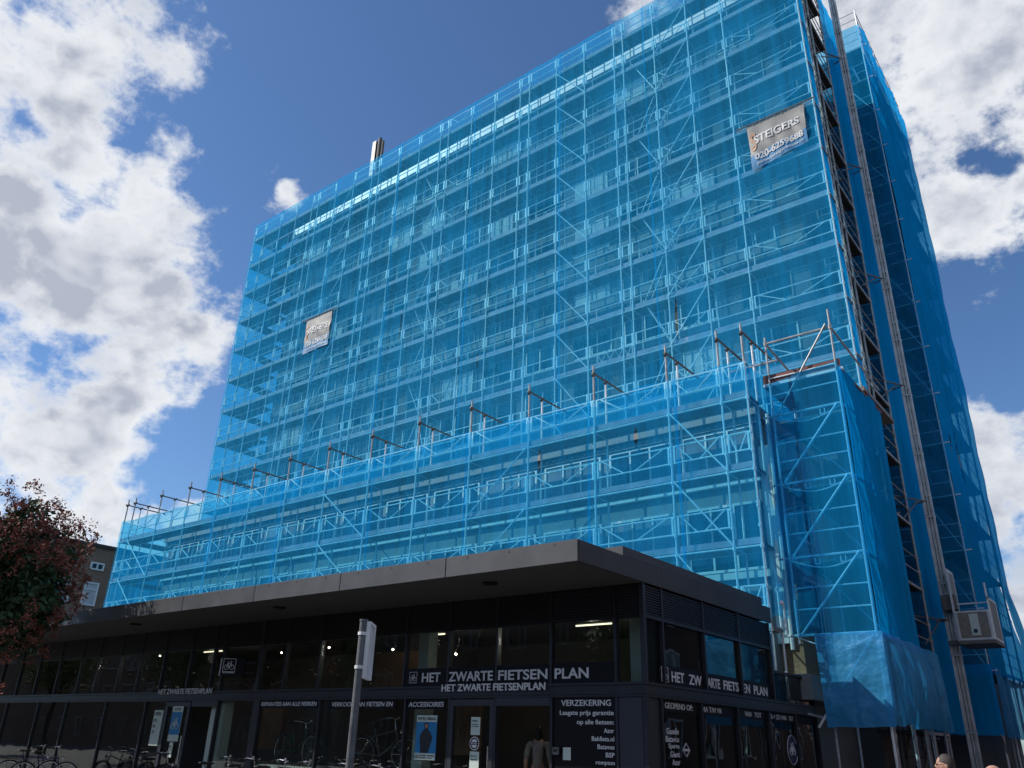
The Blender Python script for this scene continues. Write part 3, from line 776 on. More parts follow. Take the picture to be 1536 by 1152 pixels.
ringy(f, cx0, cx1, cy0, cz+.03, cz+.92)
fp = f.build('front_panel', M['signgrey'], cg)
pm = mat('ribbed_panel', (.27,.25,.22), .6, .2, .3, 7)
m_ = MB().box(cx0+.06,cx1-.06,cy0-.005,cy0+.008,cz+.09,cz+.86)
for q in range(14): m_.box(cx0+.08+q*.062,cx0+.095+q*.062,cy0-.014,cy0-.006,cz+.09,cz+.86)
m_.build('mesh_infill', pm, fp)
MB().box(-4.68,-4.43,cy0-.03,cy0-.016,cz+.16,cz+.82).build('notice', M['paper'], fp)
MB().disc((-4.56,cy0-.04,cz+.3), (0,1,0), .06, .02).build('notice_mark', M['bikeblue'], fp)
f = MB().box(cx1,cx1+.05,cy0,cy1,cz+.03,cz+.09).box(cx1,cx1+.05,cy0,cy1,cz+1.25,cz+1.31).box(cx1,cx1+.05,cy0,cy0+.07,cz+.09,cz+1.45).box(cx1,cx1+.05,cy1-.07,cy1,cz+.09,cz+1.25)
sp_ = f.build('side_panel', M['galv'], cg)
MB().box(cx1+.02,cx1+.035,cy0+.07,cy1-.07,cz+.09,cz+1.25).build('mesh_infill', pm, sp_)
f = MB().box(cx0-.06,cx0,cy0+.05,cy0+.12,cz,cz+2.3).box(cx0-.06,cx0,cy1-.5,cy1-.43,cz,cz+2.3).box(cx0-.05,cx0-.01,cy0+.12,cy1-.5,cz+2.22,cz+2.3)
bp_ = f.build('back_panel', M['signgrey'], cg)
MB().box(cx0-.04,cx0-.02,cy0+.12,cy1-.5,cz+1.0,cz+2.22).build('mesh_infill', pm, bp_)
MB().tube((cx0,cy0+.3,cz+1.18), (cx1,cy0+.3,cz+1.18), .022).tube((cx1+.02,cy0+.03,cz+1.4), (cx1+.02,cy0+.03,cz+1.75), .03).build('rail', M['galv'], cg)
MB().bev(-5.45,-5.0,29.55,29.85,cz+1.0,cz+1.5,.03).box(-5.5,-5.0,29.8,29.9,cz-.05,cz+.1).build('drive_unit', M['galv_dark'], cg)
settle(cg)

# ---------- lettering
def text_mesh(body, bold=.0):
    cu = bpy.data.curves.new('t', 'FONT'); cu.body = body; cu.size = 1; cu.offset = bold; cu.extrude = .0; cu.resolution_u = 4
    ob = bpy.data.objects.new('t', cu); COL.objects.link(ob)
    dg = bpy.context.evaluated_depsgraph_get(); ev = ob.evaluated_get(dg)
    me = bpy.data.meshes.new_from_object(ev)
    vs = [v.co.copy() for v in me.vertices]; fs = [tuple(p.vertices) for p in me.polygons]
    bpy.data.objects.remove(ob); bpy.data.curves.remove(cu); bpy.data.meshes.remove(me)
    return vs, fs
def text_on(mb, body, o, u, W, H, n, t=.004, bold=.015, slant=0., v=(0,0,1)):
    """letters fitted into a W x H box at o, reading along u, up v, facing n, given thickness t"""
    vs, fs = text_mesh(body, bold)
    if not vs: return mb
    x0 = min(p.x for p in vs); x1 = max(p.x for p in vs); y0 = min(p.y for p in vs); y1 = max(p.y for p in vs)
    o = Vector(o); u = Vector(u); n = Vector(n); z = Vector(v)
    def pt(p, d): return o+u*((p.x-x0)/(x1-x0)*W+slant*(p.y-y0)/(y1-y0)*H)+z*((p.y-y0)/(y1-y0)*H)+n*d
    k = len(vs)
    mb.add([pt(p, t) for p in vs]+[pt(p, 0) for p in vs], fs+[tuple(i+k for i in reversed(f)) for f in fs])
    ec = {}
    for f in fs:
        for a, b in zip(f, f[1:]+f[:1]): ec[(a, b)] = 1
    o_ = len(mb.v)-2*k
    for (a, b) in ec:
        if (b, a) not in ec: mb.f.append((o_+a, o_+a+k, o_+b+k, o_+b))
    return mb
def bike_emblem(mb, o, u, S, n, t=.004, framed=True, v=(0,0,1)):
    """square emblem: a bicycle in line strokes inside a frame"""
    o = Vector(o); u = Vector(u); n = Vector(n); z = Vector(v)
    def P(a, b): return o+u*(a*S)+z*(b*S)+n*t
    r = S*.022
    if framed:
        for a, b in (((.03,.03),(.97,.03)),((.97,.03),(.97,.97)),((.97,.97),(.03,.97)),((.03,.97),(.03,.03))): mb.tube(P(*a), P(*b), r, 4)
    for c in (.29,.71): mb.torus(P(c,.36), n, S*.17, r, 14, 4)
    for a, b in (((.29,.36),(.40,.62)),((.40,.62),(.64,.62)),((.64,.62),(.71,.36)),((.40,.62),(.50,.36)),((.50,.36),(.29,.36)),((.50,.36),(.64,.62)),((.64,.62),(.62,.76)),((.54,.78),(.70,.76)),((.40,.62),(.38,.70)),((.31,.71),(.46,.71))):
        mb.tube(P(*a), P(*b), r, 4)
    return mb

# ---------- shop pavilion
SYF = 13.3; SXR = -7.4
shop = thing('shop_pavilion', 'black glazed two level corner shop with deep flat canopy', 'building', (-20,15,0))
XL = -42.
MB().box(XL,SXR-.1,SYF+.1,22,-.02,.06).build('floor', M['floor'], shop)
MB().box(XL,SXR-.15,19.3,19.5,.06,4.36).box(-16.6,-16.4,16.5,19.3,.06,4.3).build('back_wall', M['inwall'], shop)
MB().box(XL-.15,XL-.003,SYF-.03,19.5,0,4.7).build('end_wall', M['inwall'], shop)
MB().box(XL,SXR-.12,SYF+.15,19.3,4.18,4.34).build('ceiling', M['inwall'], shop)
# canopy and roof
fa = MB(); CY = 11.08; CX = -7.34
xa = CX
while xa > XL:
    xb = max(XL, xa-2.97); fa.bev(xb+.008,xa-.008,CY,CY+.04,4.36,4.73,.005)
    for q in range(3): fa.box(xa-.5-q*.98,xa-.47-q*.98,CY-.006,CY-.001,4.66,4.70)
    xa = xb
fa.build('fascia', M['fascia'], shop)
f2 = MB(); ya = CY+.04
for yb in (14.0,16.6,19.45):
    f2.bev(CX-.04,CX,ya+.003,yb-.003,4.36,4.725,.004); ya = yb
f2.build('side_fascia', M['fascia_shade'], shop)
MB().box(XL,CX-.042,CY+.042,SYF+.2,4.40,4.70).box(XL,CX-.042,SYF+.2,19.4,4.42,4.70).build('canopy_roof', M['rooftar'], shop)
MB().box(XL,CX-.042,CY+.042,SYF+.1,4.36,4.398).build('soffit', M['soffit'], shop)
MB().bev(XL,CX-.012,12.57,12.61,4.73,4.90,.004).bev(CX-.052,CX-.012,12.612,19.0,4.73,4.90,.004).build('upstand', M['fascia'], shop)
for x in (-9.9,-16.35,-22.9,-29.4):
    MB().tube((x,11.9,4.32), (x,11.9,4.358), .15, 20).tube((x,11.9,4.31), (x,11.9,4.32), .11, 20).build('downlight', M['dark'], shop)
# frame: front
fxs = [-7.99,-9.44,-10.79,-12.11,-13.42,-14.9,-16.35,-17.69,-18.75,-20.4,-20.9,-22.04,-23.46,-24.79,-26.0,-27.38,-28.56,-30.1,-31.65,-33.1,-34.6,-36.2,-37.8,-39.4,-41]
lxs = [-7.99,-9.42,-10.78,-12.02,-13.3,-16.15,-18.62,-20.35,-22.87,-24.0,-26.35,-28.95,-31,-33.5,-36,-38.5,-41]
for x in fxs:
    wd = .13 if x in (-18.75,) else .05
    MB().box(x-wd/2,x+wd/2,SYF-.03,SYF+.09,2.632,4.35).build('mullion', M['frame'], shop)
for x in lxs:
    wd = .26 if x == -18.62 else .05
    MB().box(x-wd/2,x+wd/2,SYF-.03,SYF+.09,0,2.383).build('mullion', M['frame'], shop)
MB().box(SXR-.06,SXR+.03,SYF-.03,SYF+.06,0,2.383).build('mullion', M['frame'], shop)
MB().box(SXR-.06,SXR+.03,SYF-.03,SYF+.06,2.632,4.35).build('mullion', M['frame'], shop)
tm = MB().box(XL,SXR+.035,SYF-.045,SYF+.10,2.43,2.58).box(XL,SXR+.05,SYF-.07,SYF+.05,2.585,2.63).box(XL,SXR+.035,SYF-.035,SYF+.1,2.385,2.425)
tm.box(SXR-.1,SXR+.035,SYF+.102,22,2.43,2.58).box(SXR-.06,SXR+.06,SYF+.055,22,2.585,2.63)
tm.build('transom', M['frame'], shop)
MB().box(XL,SXR-.07,SYF-.015,SYF+.07,3.74,4.355).build('header_panel', M['dark'], shop)
for x0, x1 in ((-9.42,-8.0),(-7.95,-7.47)):
    l = MB()
    for q in range(11): l.bar((x0+.03,SYF-.025,3.80+q*.05), (x1-.03,SYF-.025,3.80+q*.05), .02, .022)
    l.build('louvre', M['frame'], shop)
pan = 0
for i, x in enumerate(fxs):
    x0 = SXR-.06 if i == 0 else fxs[i-1]
    MB().box(x+.03,x0-.03,SYF+.02,SYF+.03,2.63,3.74).build('window_pane', M['glass'], shop)
doors = ((-12.02,-10.78),(-10.78,-9.42),(-22.87,-20.35))
for i, x in enumerate(lxs):
    x0 = SXR-.06 if i == 0 else lxs[i-1]
    if i == 0:
        MB().box(x+.03,x0-.02,SYF-.01,SYF+.05,.02,2.38).build('corner_panel', M['panel'], shop); continue
    if (x, x0) in ((-12.02,-10.78),(-10.78,-9.42),(-22.87,-20.35)): continue
    MB().box(x+.03,x0-.03,SYF+.02,SYF+.03,.1,2.38).build('window_pane', M['glass'], shop)
def door(x0, x1, ajar=False):
    d = MB(); t = .10
    d.box(x0+.03,x0+.03+t,SYF-.03,SYF+.05,.02,2.36).box(x1-.03-t,x1-.03,SYF-.03,SYF+.05,.02,2.36).box(x0+.03+t,x1-.03-t,SYF-.03,SYF+.05,2.24,2.36).box(x0+.03+t,x1-.03-t,SYF-.03,SYF+.05,.02,.25)
    o = d.build('door', M['panel'], shop)
    MB().box(x0+.03+t,x1-.03-t,SYF+.005,SYF+.015,.25,2.24).build('door_pane', M['glass'], o)
    MB().tube((x1-.1,SYF-.09,.8), (x1-.1,SYF-.09,1.5), .015, 8).tube((x1-.1,SYF-.09,.85), (x1-.1,SYF-.03,.85), .01).tube((x1-.1,SYF-.09,1.45), (x1-.1,SYF-.03,1.45), .01).build('handle', M['chrome'], o)
door(-12.02,-10.78); door(-22.87,-21.6)
for a, b in ((-10.78,-9.42),(-21.6,-20.35)):   # open doorways
    MB().box(a+.03,b-.03,SYF-.03,SYF+.05,2.24,2.38).build('door_head', M['panel'], shop)
# frame: side
syu = [13.36,14.0,15.76,17.53,19.32]; syl = [13.4,13.83,15.46,17.15,18.86,20.5,22.0]
for y in syu[1:]: MB().box(SXR-.09,SXR+.03,y-.03,y+.03,2.632,4.355).build('mullion', M['frame'], shop)
for y in syl[1:]: MB().box(SXR-.09,SXR+.03,y-.03,y+.03,.0,2.383).build('mullion', M['frame'], shop)
for q in ((SYF+.07,19.285,3.74,3.80),(19.36,22,3.24,3.30),(21.94,22,2.64,3.238)): MB().box(SXR-.085,SXR+.028,*q).build('side_rail', M['frame'], shop)
MB().box(SXR-.085,SXR+.028,SYF+.11,22,2.386,2.427).build('side_rail', M['frame'], shop)
for a, b in zip(syu[:-1], syu[1:]):
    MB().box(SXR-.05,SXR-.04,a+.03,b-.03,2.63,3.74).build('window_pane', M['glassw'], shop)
    l = MB().box(SXR-.08,SXR-.05,a+.03,b-.03,3.8,4.355)
    for q in range(11): l.bar((SXR+.0,a+.03,3.83+q*.048), (SXR+.0,b-.03,3.83+q*.048), .03, .02)
    l.build('louvre', M['frame'], shop)
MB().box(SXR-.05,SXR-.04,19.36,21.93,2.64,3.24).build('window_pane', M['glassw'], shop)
MB().box(SXR-.07,SXR-.02,SYF+.07,13.80,.02,2.38).build('corner_panel', M['panel'], shop)
for a, b in zip(syl[1:-1], syl[2:]):
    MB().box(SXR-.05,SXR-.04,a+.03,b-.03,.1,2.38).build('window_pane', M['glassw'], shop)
MB().box(SXR-1.2,SXR-.1,19.4,22,2.5,2.6).build('side_roof', M['rooftar'], shop)
# interior columns and displays fixed to the building
MB().box(-7.95,-7.60,13.75,14.05,.06,4.18).build('column', M['palecol'], shop)
MB().box(-20.80,-20.2,13.42,13.7,.06,2.36).build('column', M['palecol'], shop)
MB().box(-13.9,-13.6,14.2,14.5,.06,4.18).build('column', M['palecol'], shop)
MB().box(-18.45,-17.2,14.75,14.85,.06,2.4).build('partition', M['inwall'], shop)
for q in ((-13.2,-12.3,14.6,14.7,1.3,2.38),(-21.6,-20.3,15.4,15.5,1.2,2.38),(-16.2,-14.6,15.0,15.1,2.6,3.6)): MB().box(*q).build('wood_panel', M['wood'], shop)
MB().box(-18.45,-13.4,13.40,14.7,.06,.92).build('display_plinth', M['palecol'], shop)
settle(shop)

# shop lamps
for x0, x1, y, z in ((-10.0,-9.1,15.0,3.93),(-14.5,-13.85,15.0,3.96),(-24.2,-23.2,15.0,3.93)):
    t = thing('tube_lamp', {-10.0:'lit tube lamp behind the pane above the PLAN sign',-14.5:'lit tube lamp right of the traffic sign pole behind upper glass',-24.2:'lit tube lamp behind upper glass at the left end of the shop'}[x0], 'lamp', ((x0+x1)/2,y,z))
    MB().tube((x0,y,z), (x1,y,z), .017, 8).build('tube', M['lamp'], t)
    ll = bpy.data.lights.new('lamp_light', 'POINT'); ll.energy = 16; ll.color = (1,.93,.82); ll.shadow_soft_size = .15
    lo = bpy.data.objects.new('lamp_light', ll); COL.objects.link(lo); lo.parent = t; lo.location = ((x0+x1)/2, y, z-.2)
    MB().box(x0-.05,x1+.05,y-.05,y+.05,z+.03,z+.09).tube((x0+.2,y,z+.09), (x0+.2,y,4.18), .01).tube((x1-.2,y,z+.09), (x1-.2,y,4.18), .01).build('housing', M['dark'], t)
    settle(t)
spots = [(-17.4,14.4,3.72,'ceiling spot lamp above the green bicycle window'),(-15.2,14.6,3.6,'ceiling spot lamp just left of the traffic sign'),(-14.6,15.2,3.45,'lowest ceiling spot lamp left of the traffic sign'),
         (-13.0,14.5,3.4,'ceiling spot lamp above the HET panel'),(-20.2,15.,3.75,'ceiling spot lamp beside the projecting bicycle sign'),(-26.8,15.,3.9,'ceiling spot lamp at the far left of the shop')]
for x, y, z, lb in spots:
    t = thing('spot_lamp', lb, 'lamp', (x,y,z), 'spot lamps under the shop ceiling')
    MB().tube((x,y,z+.03), (x+.03,y+.05,z+.13), .04, 10).tube((x+.03,y+.05,z+.13), (x+.03,y+.05,4.18), .008).build('housing', M['dark'], t)
    MB().sphere((x,y,z+.015), .028, nu=8, nv=6).build('bulb', M['spot'], t)
    settle(t)

# signs on the front
fo = (0,-1,0); X1 = (1,0,0)
def sign(name, label, cat='sign'): return thing(name, label, cat, (0,0,0))
sg = thing('shop_sign', 'long black fascia sign of four boards with silver bicycle emblem over the main entrance', 'sign', (-10.9,SYF,2.64))
for a, b in ((-13.38,-12.14),(-12.08,-10.82),(-10.76,-9.47),(-9.40,-8.03)):
    MB().box(a,b,SYF-.012,SYF+.012,2.635,3.0).build('board', M['black'], sg)
y_ = SYF-.014
for wd, a, b in (('HET',-12.86,-12.32),('ZWARTE',-12.08+.0,-10.88),('FIETSEN',-10.74,-9.52),('PLAN',-9.35,-8.58)):
    text_on(MB(), wd, (a,y_,2.715), X1, b-a, .19, fo, .006, .02).build('lettering', M['letter2'], sg)
bike_emblem(MB(), (-13.24,y_,2.70), X1, .235, fo).build('emblem', M['letter2'], sg)
settle(sg)
sg = thing('door_sign', 'row of bright raised letters directly over the glass entrance door', 'sign', (-10.9,SYF-.07,2.53))
text_on(MB(), 'HET ZWARTE FIETSENPLAN', (-12.19,SYF-.09,2.515), X1, 2.68, .14, fo, .012, .02).build('lettering', M['letter'], sg); settle(sg)
sg = thing('door_sign', 'row of dimmer raised letters over the left doorway near the tree', 'sign', (-22,SYF-.07,2.55))
text_on(MB(), 'HET ZWARTE FIETSENPLAN', (-23.28,SYF-.09,2.56), X1, 2.68, .145, fo, .008, .006).build('lettering', M['letter2'], sg); settle(sg)
for wd, a, b, z, lb in (('REPARATIES AAN ALLE MERKEN',-18.45,-16.30,2.25,'window strip reading REPARATIES AAN ALLE MERKEN'),('VERKOOP VAN FIETSEN EN',-15.75,-13.72,2.235,'window strip reading VERKOOP VAN FIETSEN EN behind the pole'),('ACCESSOIRES',-13.22,-12.20,2.225,'window strip reading ACCESSOIRES beside the door')):
    sg = thing('window_strip', lb, 'sign', ((a+b)/2,SYF,z))
    MB().box(a-.12 if a < -14 else a-.06,b+.1 if b < -13 else b+.04,SYF+.004,SYF+.016,z-.05,2.38).build('backing', M['black'], sg)
    text_on(MB(), wd, (a,SYF+.002,z), X1, b-a, .095, fo, .004, .01, .12).build('lettering', M['letter2'], sg); settle(sg)
sg = thing('price_notice', 'tall black window notice of white text headed VERZEKERING right of the doorway', 'sign', (-8.7,SYF,1.2))
MB().box(-9.38,-8.03,SYF+.004,SYF+.016,.3,2.38).build('backing', M['black'], sg)
yy = SYF+.002
for wd, a, z, W_, h_ in (('VERZEKERING',-9.21,2.235,1.09,.105),('Laagste prijs garantie',-9.24,2.055,1.17,.105),('op alle fietsen:',-8.86,1.90,.79,.105),('Azor',-8.28,1.785,.21,.078),('Bakfiets.nl',-8.54,1.65,.47,.078),('Batavus',-8.42,1.52,.35,.078),('BSP',-8.25,1.39,.18,.078),('rompton',-8.46,1.25,.39,.078),('Gazelle',-8.40,1.11,.33,.078)):
    text_on(MB(), wd, (a,yy,z), X1, W_, h_, fo, .004, .012).build('lettering', M['letter'], sg)
settle(sg)
# posters
po = thing('hiring_poster', 'blue hiring poster of a dark clad figure, in the window left of the door', 'poster', (-12.7,SYF,1.2))
MB().box(-12.95,-12.36,SYF+.012,SYF+.018,1.2,2.06).build('sheet', M['blueprint'], po)
MB().box(-12.945,-12.365,SYF+.007,SYF+.0115,1.93,2.055).box(-12.945,-12.365,SYF+.007,SYF+.0115,1.205,1.33).build('white_bands', M['paper'], po)
for wd, a, z, W_, h_ in (("WE'RE HIRING",-12.92,1.96,.53,.065),('het zwarte',-12.82,1.275,.2,.03),('fietsenplan',-12.82,1.225,.2,.035),('kom werken',-12.57,1.275,.18,.03),('bij ons',-12.57,1.225,.12,.03)):
    text_on(MB(), wd, (a,SYF+.006,z), X1, W_, h_, fo, .003, .015).build('print_line', M['dark'], po)
bike_emblem(MB(), (-12.935,SYF+.006,1.22), X1, .095, fo).build('emblem', M['dark'], po)
fg = MB(); yq = SYF+.008
sil = [(-.13,.0),(.08,.0),(.12,.10),(.17,.22),(.19,.30),(.12,.40),(.06,.44),(.05,.47),(.07,.52),(.05,.57),(0,.59),(-.05,.57),(-.06,.52),(-.04,.46),(-.09,.43),(-.16,.36),(-.17,.22),(-.14,.12)]
fg.add([(-12.66+a,yq,1.335+b) for a, b in sil]+[(-12.66+a,yq+.003,1.335+b) for a, b in sil], [tuple(reversed(range(len(sil))))]+[tuple(range(len(sil),2*len(sil)))])
fg.build('figure', M['shirt'], po)
MB().sphere((-12.65,yq-.002,1.335+.515), .034, .003, .042).build('face', M['skin'], po)
settle(po)
def notice(name, lb, x0, x1, z0, z1, parts, y=SYF-.02, m='paper', cat='notice'):
    t = thing(name, lb, cat, ((x0+x1)/2,y,z0))
    MB().box(x0,x1,y,y+.006,z0,z1).build('sheet', M[m], t)
    for wd, a, b, c, d in parts: text_on(MB(), wd, (x0+a*(x1-x0),y-.003,z0+b*(z1-z0)), X1, c*(x1-x0), d*(z1-z0), fo, .003, .01).build('print_line', M['dark'], t)
    settle(t); return t
notice('door_notice', 'upper pale green notice on the entrance door glass', -11.40,-11.16,1.70,2.03, [('Welkom',.12,.74,.6,.1),('maandag tot',.12,.56,.7,.07),('en met vrijdag',.12,.44,.7,.08)])
notice('door_notice', 'lower pale green notice on the entrance door glass', -11.40,-11.16,1.05,1.40, [('let op',.12,.72,.6,.1),('fietsen buiten',.12,.56,.7,.07)])
notice('opening_notice', 'tall pale notice left of the left doorway', -23.42,-22.95,1.22,2.15, [('OPEN',.1,.84,.7,.1),('DI',.1,.66,.3,.09),('WO',.1,.5,.3,.09),('ZA',.1,.34,.3,.09)])
t = notice('door_poster', 'blue and white bicycle poster on the left glass door', -22.45,-21.92,1.35,2.25, [('ACTIE',.2,.88,.6,.07)], SYF-.04)
MB().box(-22.44,-21.93,SYF-.044,SYF-.0405,1.52,2.10).build('picture', M['blueprint'], t)
bike_emblem(MB(), (-22.42,SYF-.046,1.58), X1, .46, fo, framed=False).build('drawing', M['paper'], t); settle(t)
notice('door_notice', 'small white strip under the poster on the left glass door', -22.3,-22.12,.95,1.33, [('duwen',.15,.7,.6,.1)], SYF-.04)
t = thing('round_sticker', 'round white ringed sticker between two notices on the door', 'sticker', (-11.3,SYF-.02,1.55))
MB().disc((-11.29,SYF-.02,1.545), (0,1,0), .125, .006, 28).build('disc', M['letter2'], t)
m_ = MB().torus((-11.29,SYF-.025,1.545), (0,1,0), .095, .012, 28, 4).box(-11.40,-11.18,SYF-.03,SYF-.024,1.52,1.57)
m_.build('ring', M['black'], t)
text_on(MB(), 'FIETSEN', (-11.385,SYF-.031,1.53), X1, .19, .03, fo, .002, .02).build('lettering', M['letter'], t); settle(t)
t = thing('card_box', 'small grey letter box on the window edge right of the doorway', 'letter box', (-9.3,SYF-.03,1.4))
MB().bev(-9.36,-9.22,SYF-.08,SYF-.035,1.40,1.53,.01).build('box', M['polegrey'], t); MB().box(-9.33,-9.25,SYF-.085,SYF-.081,1.45,1.49).build('slot', M['dark'], t); settle(t)
notice('window_note', 'blank grey note on the price window', -9.16,-8.99,1.32,1.53, [], SYF-.012)
# projecting sign at the left
t = thing('blade_sign', 'black square projecting sign with line bicycle on the upper facade', 'sign', (-19.3,12.9,3.0))
dx = Vector((.80,.60,0)).normalized()
MB().bar((-19.62,12.75,3.18), (-19.14,13.11,3.18), .09, .44).build('board', M['black'], t)
nn = Vector((dx.y,-dx.x,0))
bike_emblem(MB(), Vector((-19.58,12.77,3.05))+nn*.05, dx, .34, nn, .004).build('emblem', M['letter2'], t)
text_on(MB(), 'HET ZWARTE', Vector((-19.56,12.785,3.02))+nn*.05, dx, .30, .035, nn, .004).build('lettering', M['letter2'], t)
MB().bar(Vector((-19.63,12.742,3.18)), Vector((-19.645,12.731,3.18)), .09, .44).build('edge_trim', M['letter2'], t)
MB().tube((-19.2,13.06,3.3), (-18.9,13.28,3.3), .02).tube((-19.2,13.06,3.05), (-18.9,13.28,3.05), .02).build('bracket', M['frame'], t)
settle(t)
# side signs
so_ = (1,0,0); Y1 = (0,1,0); XS = SXR-.036
sg = thing('shop_sign', 'black side street sign of three boards with silver emblem in perspective', 'sign', (SXR,16.3,2.64))
for a, b in ((13.86,15.72),(15.80,17.49),(17.57,19.28)): MB().box(SXR-.038,SXR-.026,a,b,2.635,2.97).build('board', M['black'], sg)
XS = SXR-.024
for wd, a, b in (('HET',14.34,14.85),('ZW',15.05,15.60),('ARTE',15.86,16.45),('FIETS',16.62,17.38),('EN',17.62,17.98),('PLAN',18.2,18.98)):
    text_on(MB(), wd, (XS,a,2.70), Y1, b-a, .185, so_, .006, .02).build('lettering', M['letter2'], sg)
bike_emblem(MB(), (XS,13.94,2.675), Y1, .27, so_).build('emblem', M['letter2'], sg); settle(sg)
sg = thing('hours_strip', 'dark window strip starting GEOPEND OP on the side street glass', 'sign', (SXR,16.5,2.25))
MB().box(SXR-.038,SXR-.03,13.9,21.9,2.18,2.38).build('backing', M['black'], sg)
for wd, a, b in (('GEOPEND OP:',14.03,15.15),('MA T/M VR',15.55,16.45),('VAN',17.6,17.95),('TOT',18.12,18.5),('ZA + ZO VAN',18.95,20.0),('TOT',20.15,20.45)):
    text_on(MB(), wd, (SXR-.028,a,2.23), Y1, b-a, .10, so_, .004, .008).build('lettering', M['letter2'], sg)
settle(sg)
sg = thing('make_list', 'white list of bicycle makes on the first side street pane', 'sign', (SXR,14.3,1.4))
for wd, a, z in (('Gazelle',14.06,1.80),('Batavus',14.02,1.67),('Sparta',14.11,1.545),('Giant',14.17,1.42),('Azor',14.23,1.29)):
    text_on(MB(), wd, (SXR-.038,a,z), Y1, 14.53-a, .10, so_, .004, .012).build('lettering', M['letter'], sg)
settle(sg)
sg = thing('diamond_sticker', 'diamond shaped line sticker beside the list of makes', 'sticker', (SXR,14.8,1.5)); m_ = MB()
c = [(14.8,1.66),(14.94,1.545),(14.8,1.43),(14.66,1.545)]
for a, b in zip(c, c[1:]+c[:1]): m_.tube((SXR-.036,*a), (SXR-.036,*b), .008, 4)
m_.box(SXR-.038,SXR-.032,14.70,14.90,1.525,1.565); m_.build('outline', M['letter2'], sg); settle(sg)
sg = thing('oval_sticker', 'dark blue oval sticker with bicycle on the last side street pane', 'sticker', (SXR,20.2,1.6))
m_ = MB(); k = 28
pts = [(SXR-.034,20.2+.33*math.cos(2*PI*i/k),1.6+.33*math.sin(2*PI*i/k)) for i in range(k)]
m_.add(pts+[(p[0]-.004,p[1],p[2]) for p in pts], [tuple(range(k)),tuple(reversed(range(k,2*k)))]); m_.build('disc', M['bikeblue'], sg)
q = MB().torus((SXR-.03,20.2,1.6), (1,0,0), .31, .008, 28, 4); bike_emblem(q, (SXR-.032,19.97,1.40), Y1, .46, so_, framed=False); q.build('emblem', M['letter2'], sg); settle(sg)
# camera + white pipe at the corner
t = thing('security_camera', 'small white camera on a bent pipe at the side corner of the podium', 'camera', (-7.3,20.1,4.6))
MB().sphere((-7.28,20.1,4.92), .065, nu=10, nv=8).build('dome', M['white'], t)
MB().tube((-7.28,20.22,4.9), (-7.28,20.22,4.15), .03, 8).tube((-7.28,20.22,4.9), (-7.28,20.1,4.95), .03).build('bracket', M['white'], t); settle(t)

# ---------- banners on the tower net
def banner(lb, x0, x1, z0, z1, drop, wrinkle):
    t = thing('banner', lb, 'banner', ((x0+x1)/2,TY-.2,z0))
    W = x1-x0; H = z1-z0; nu, nv = 24, 16; nb = int(nv*.36)
    def P(a, b):
        d = (wrinkle*noise.noise((a*5+b*3, b*2-a*2, x0))+.03*noise.noise((a*14+b*9, b*3-a*4, x0))+.05*math.sin(PI*a)*math.sin(PI*b))*min(1,(1-b)*3)
        return Vector((x0+W*a+(.02*W*(1-b)*(1-2*a)), TY-.17-d, z0+H*b-drop*(1-a)*(1-b)+.03*math.sin(PI*a)*(1-b)))
    for nm, j0, j1, mt in (('grey_cloth',nb,nv,'tarpcol'),('blue_band',0,nb,'bannerblue')):
        m = MB(); vs = [P(i/nu, j/nv) for i in range(nu+1) for j in range(j0, j1+1)]; k = j1-j0+1; n = len(vs)
        vs += [v+Vector((0,.006,0)) for v in vs]
        fs = [(i*k+j,(i+1)*k+j,(i+1)*k+j+1,i*k+j+1) for i in range(nu) for j in range(k-1)]
        fs += [tuple(q+n for q in reversed(f)) for f in fs]
        m.add(vs, fs); m.build(nm, M[mt], t, True)
    def words(m, wd, a0, b0, aw, bh, bold):
        vs, fs = text_mesh(wd, bold); xa = min(v.x for v in vs); xb = max(v.x for v in vs); ya = min(v.y for v in vs); yb = max(v.y for v in vs)
        m.add([P(a0+(v.x-xa)/(xb-xa)*aw, b0+(v.y-ya)/(yb-ya)*bh)-Vector((0,.024,0)) for v in vs], fs)
    for q in (('STEIGERS', .10, .52, .80, .19, .03),('020-6259688', .08, .17, .86, .15, .035),('perfectsteigerbouw.nl', .10, .05, .82, .08, .01)):
        m = MB(); words(m, *q); m.build('lettering', M['bannertext'], t)
    m = MB(); words(m, 'S', .03, .40, .11, .40, .03); m.build('big_initial', M['orange'], t)
    ey = MB()
    for q in range(9):
        pp = P(q/8, 1); ey.torus(pp+Vector((0,-.01,-.05)), (0,1,0), .03, .008, 10, 4); ey.tube(pp+Vector((0,-.01,-.03)), pp+Vector((0,-.03,.07)), .006, 4)
    ey.build('lacing', M['paper'], t)
    MB().tube((x0-.45,TY-.2,z1+.03), (x1+.45,TY-.2,z1+.03), .03).build('hanging_tube', M['galv_dark'], t)
    settle(t)
banner('grey and blue scaffolders banner high at the right, torn at its lower left corner', -8.50,-6.2,22.66,24.5,.42,.10)
banner('small looking grey and blue scaffolders banner hung at the left of the high net', -36.1,-33.8,22.05,24.3,.05,.06)

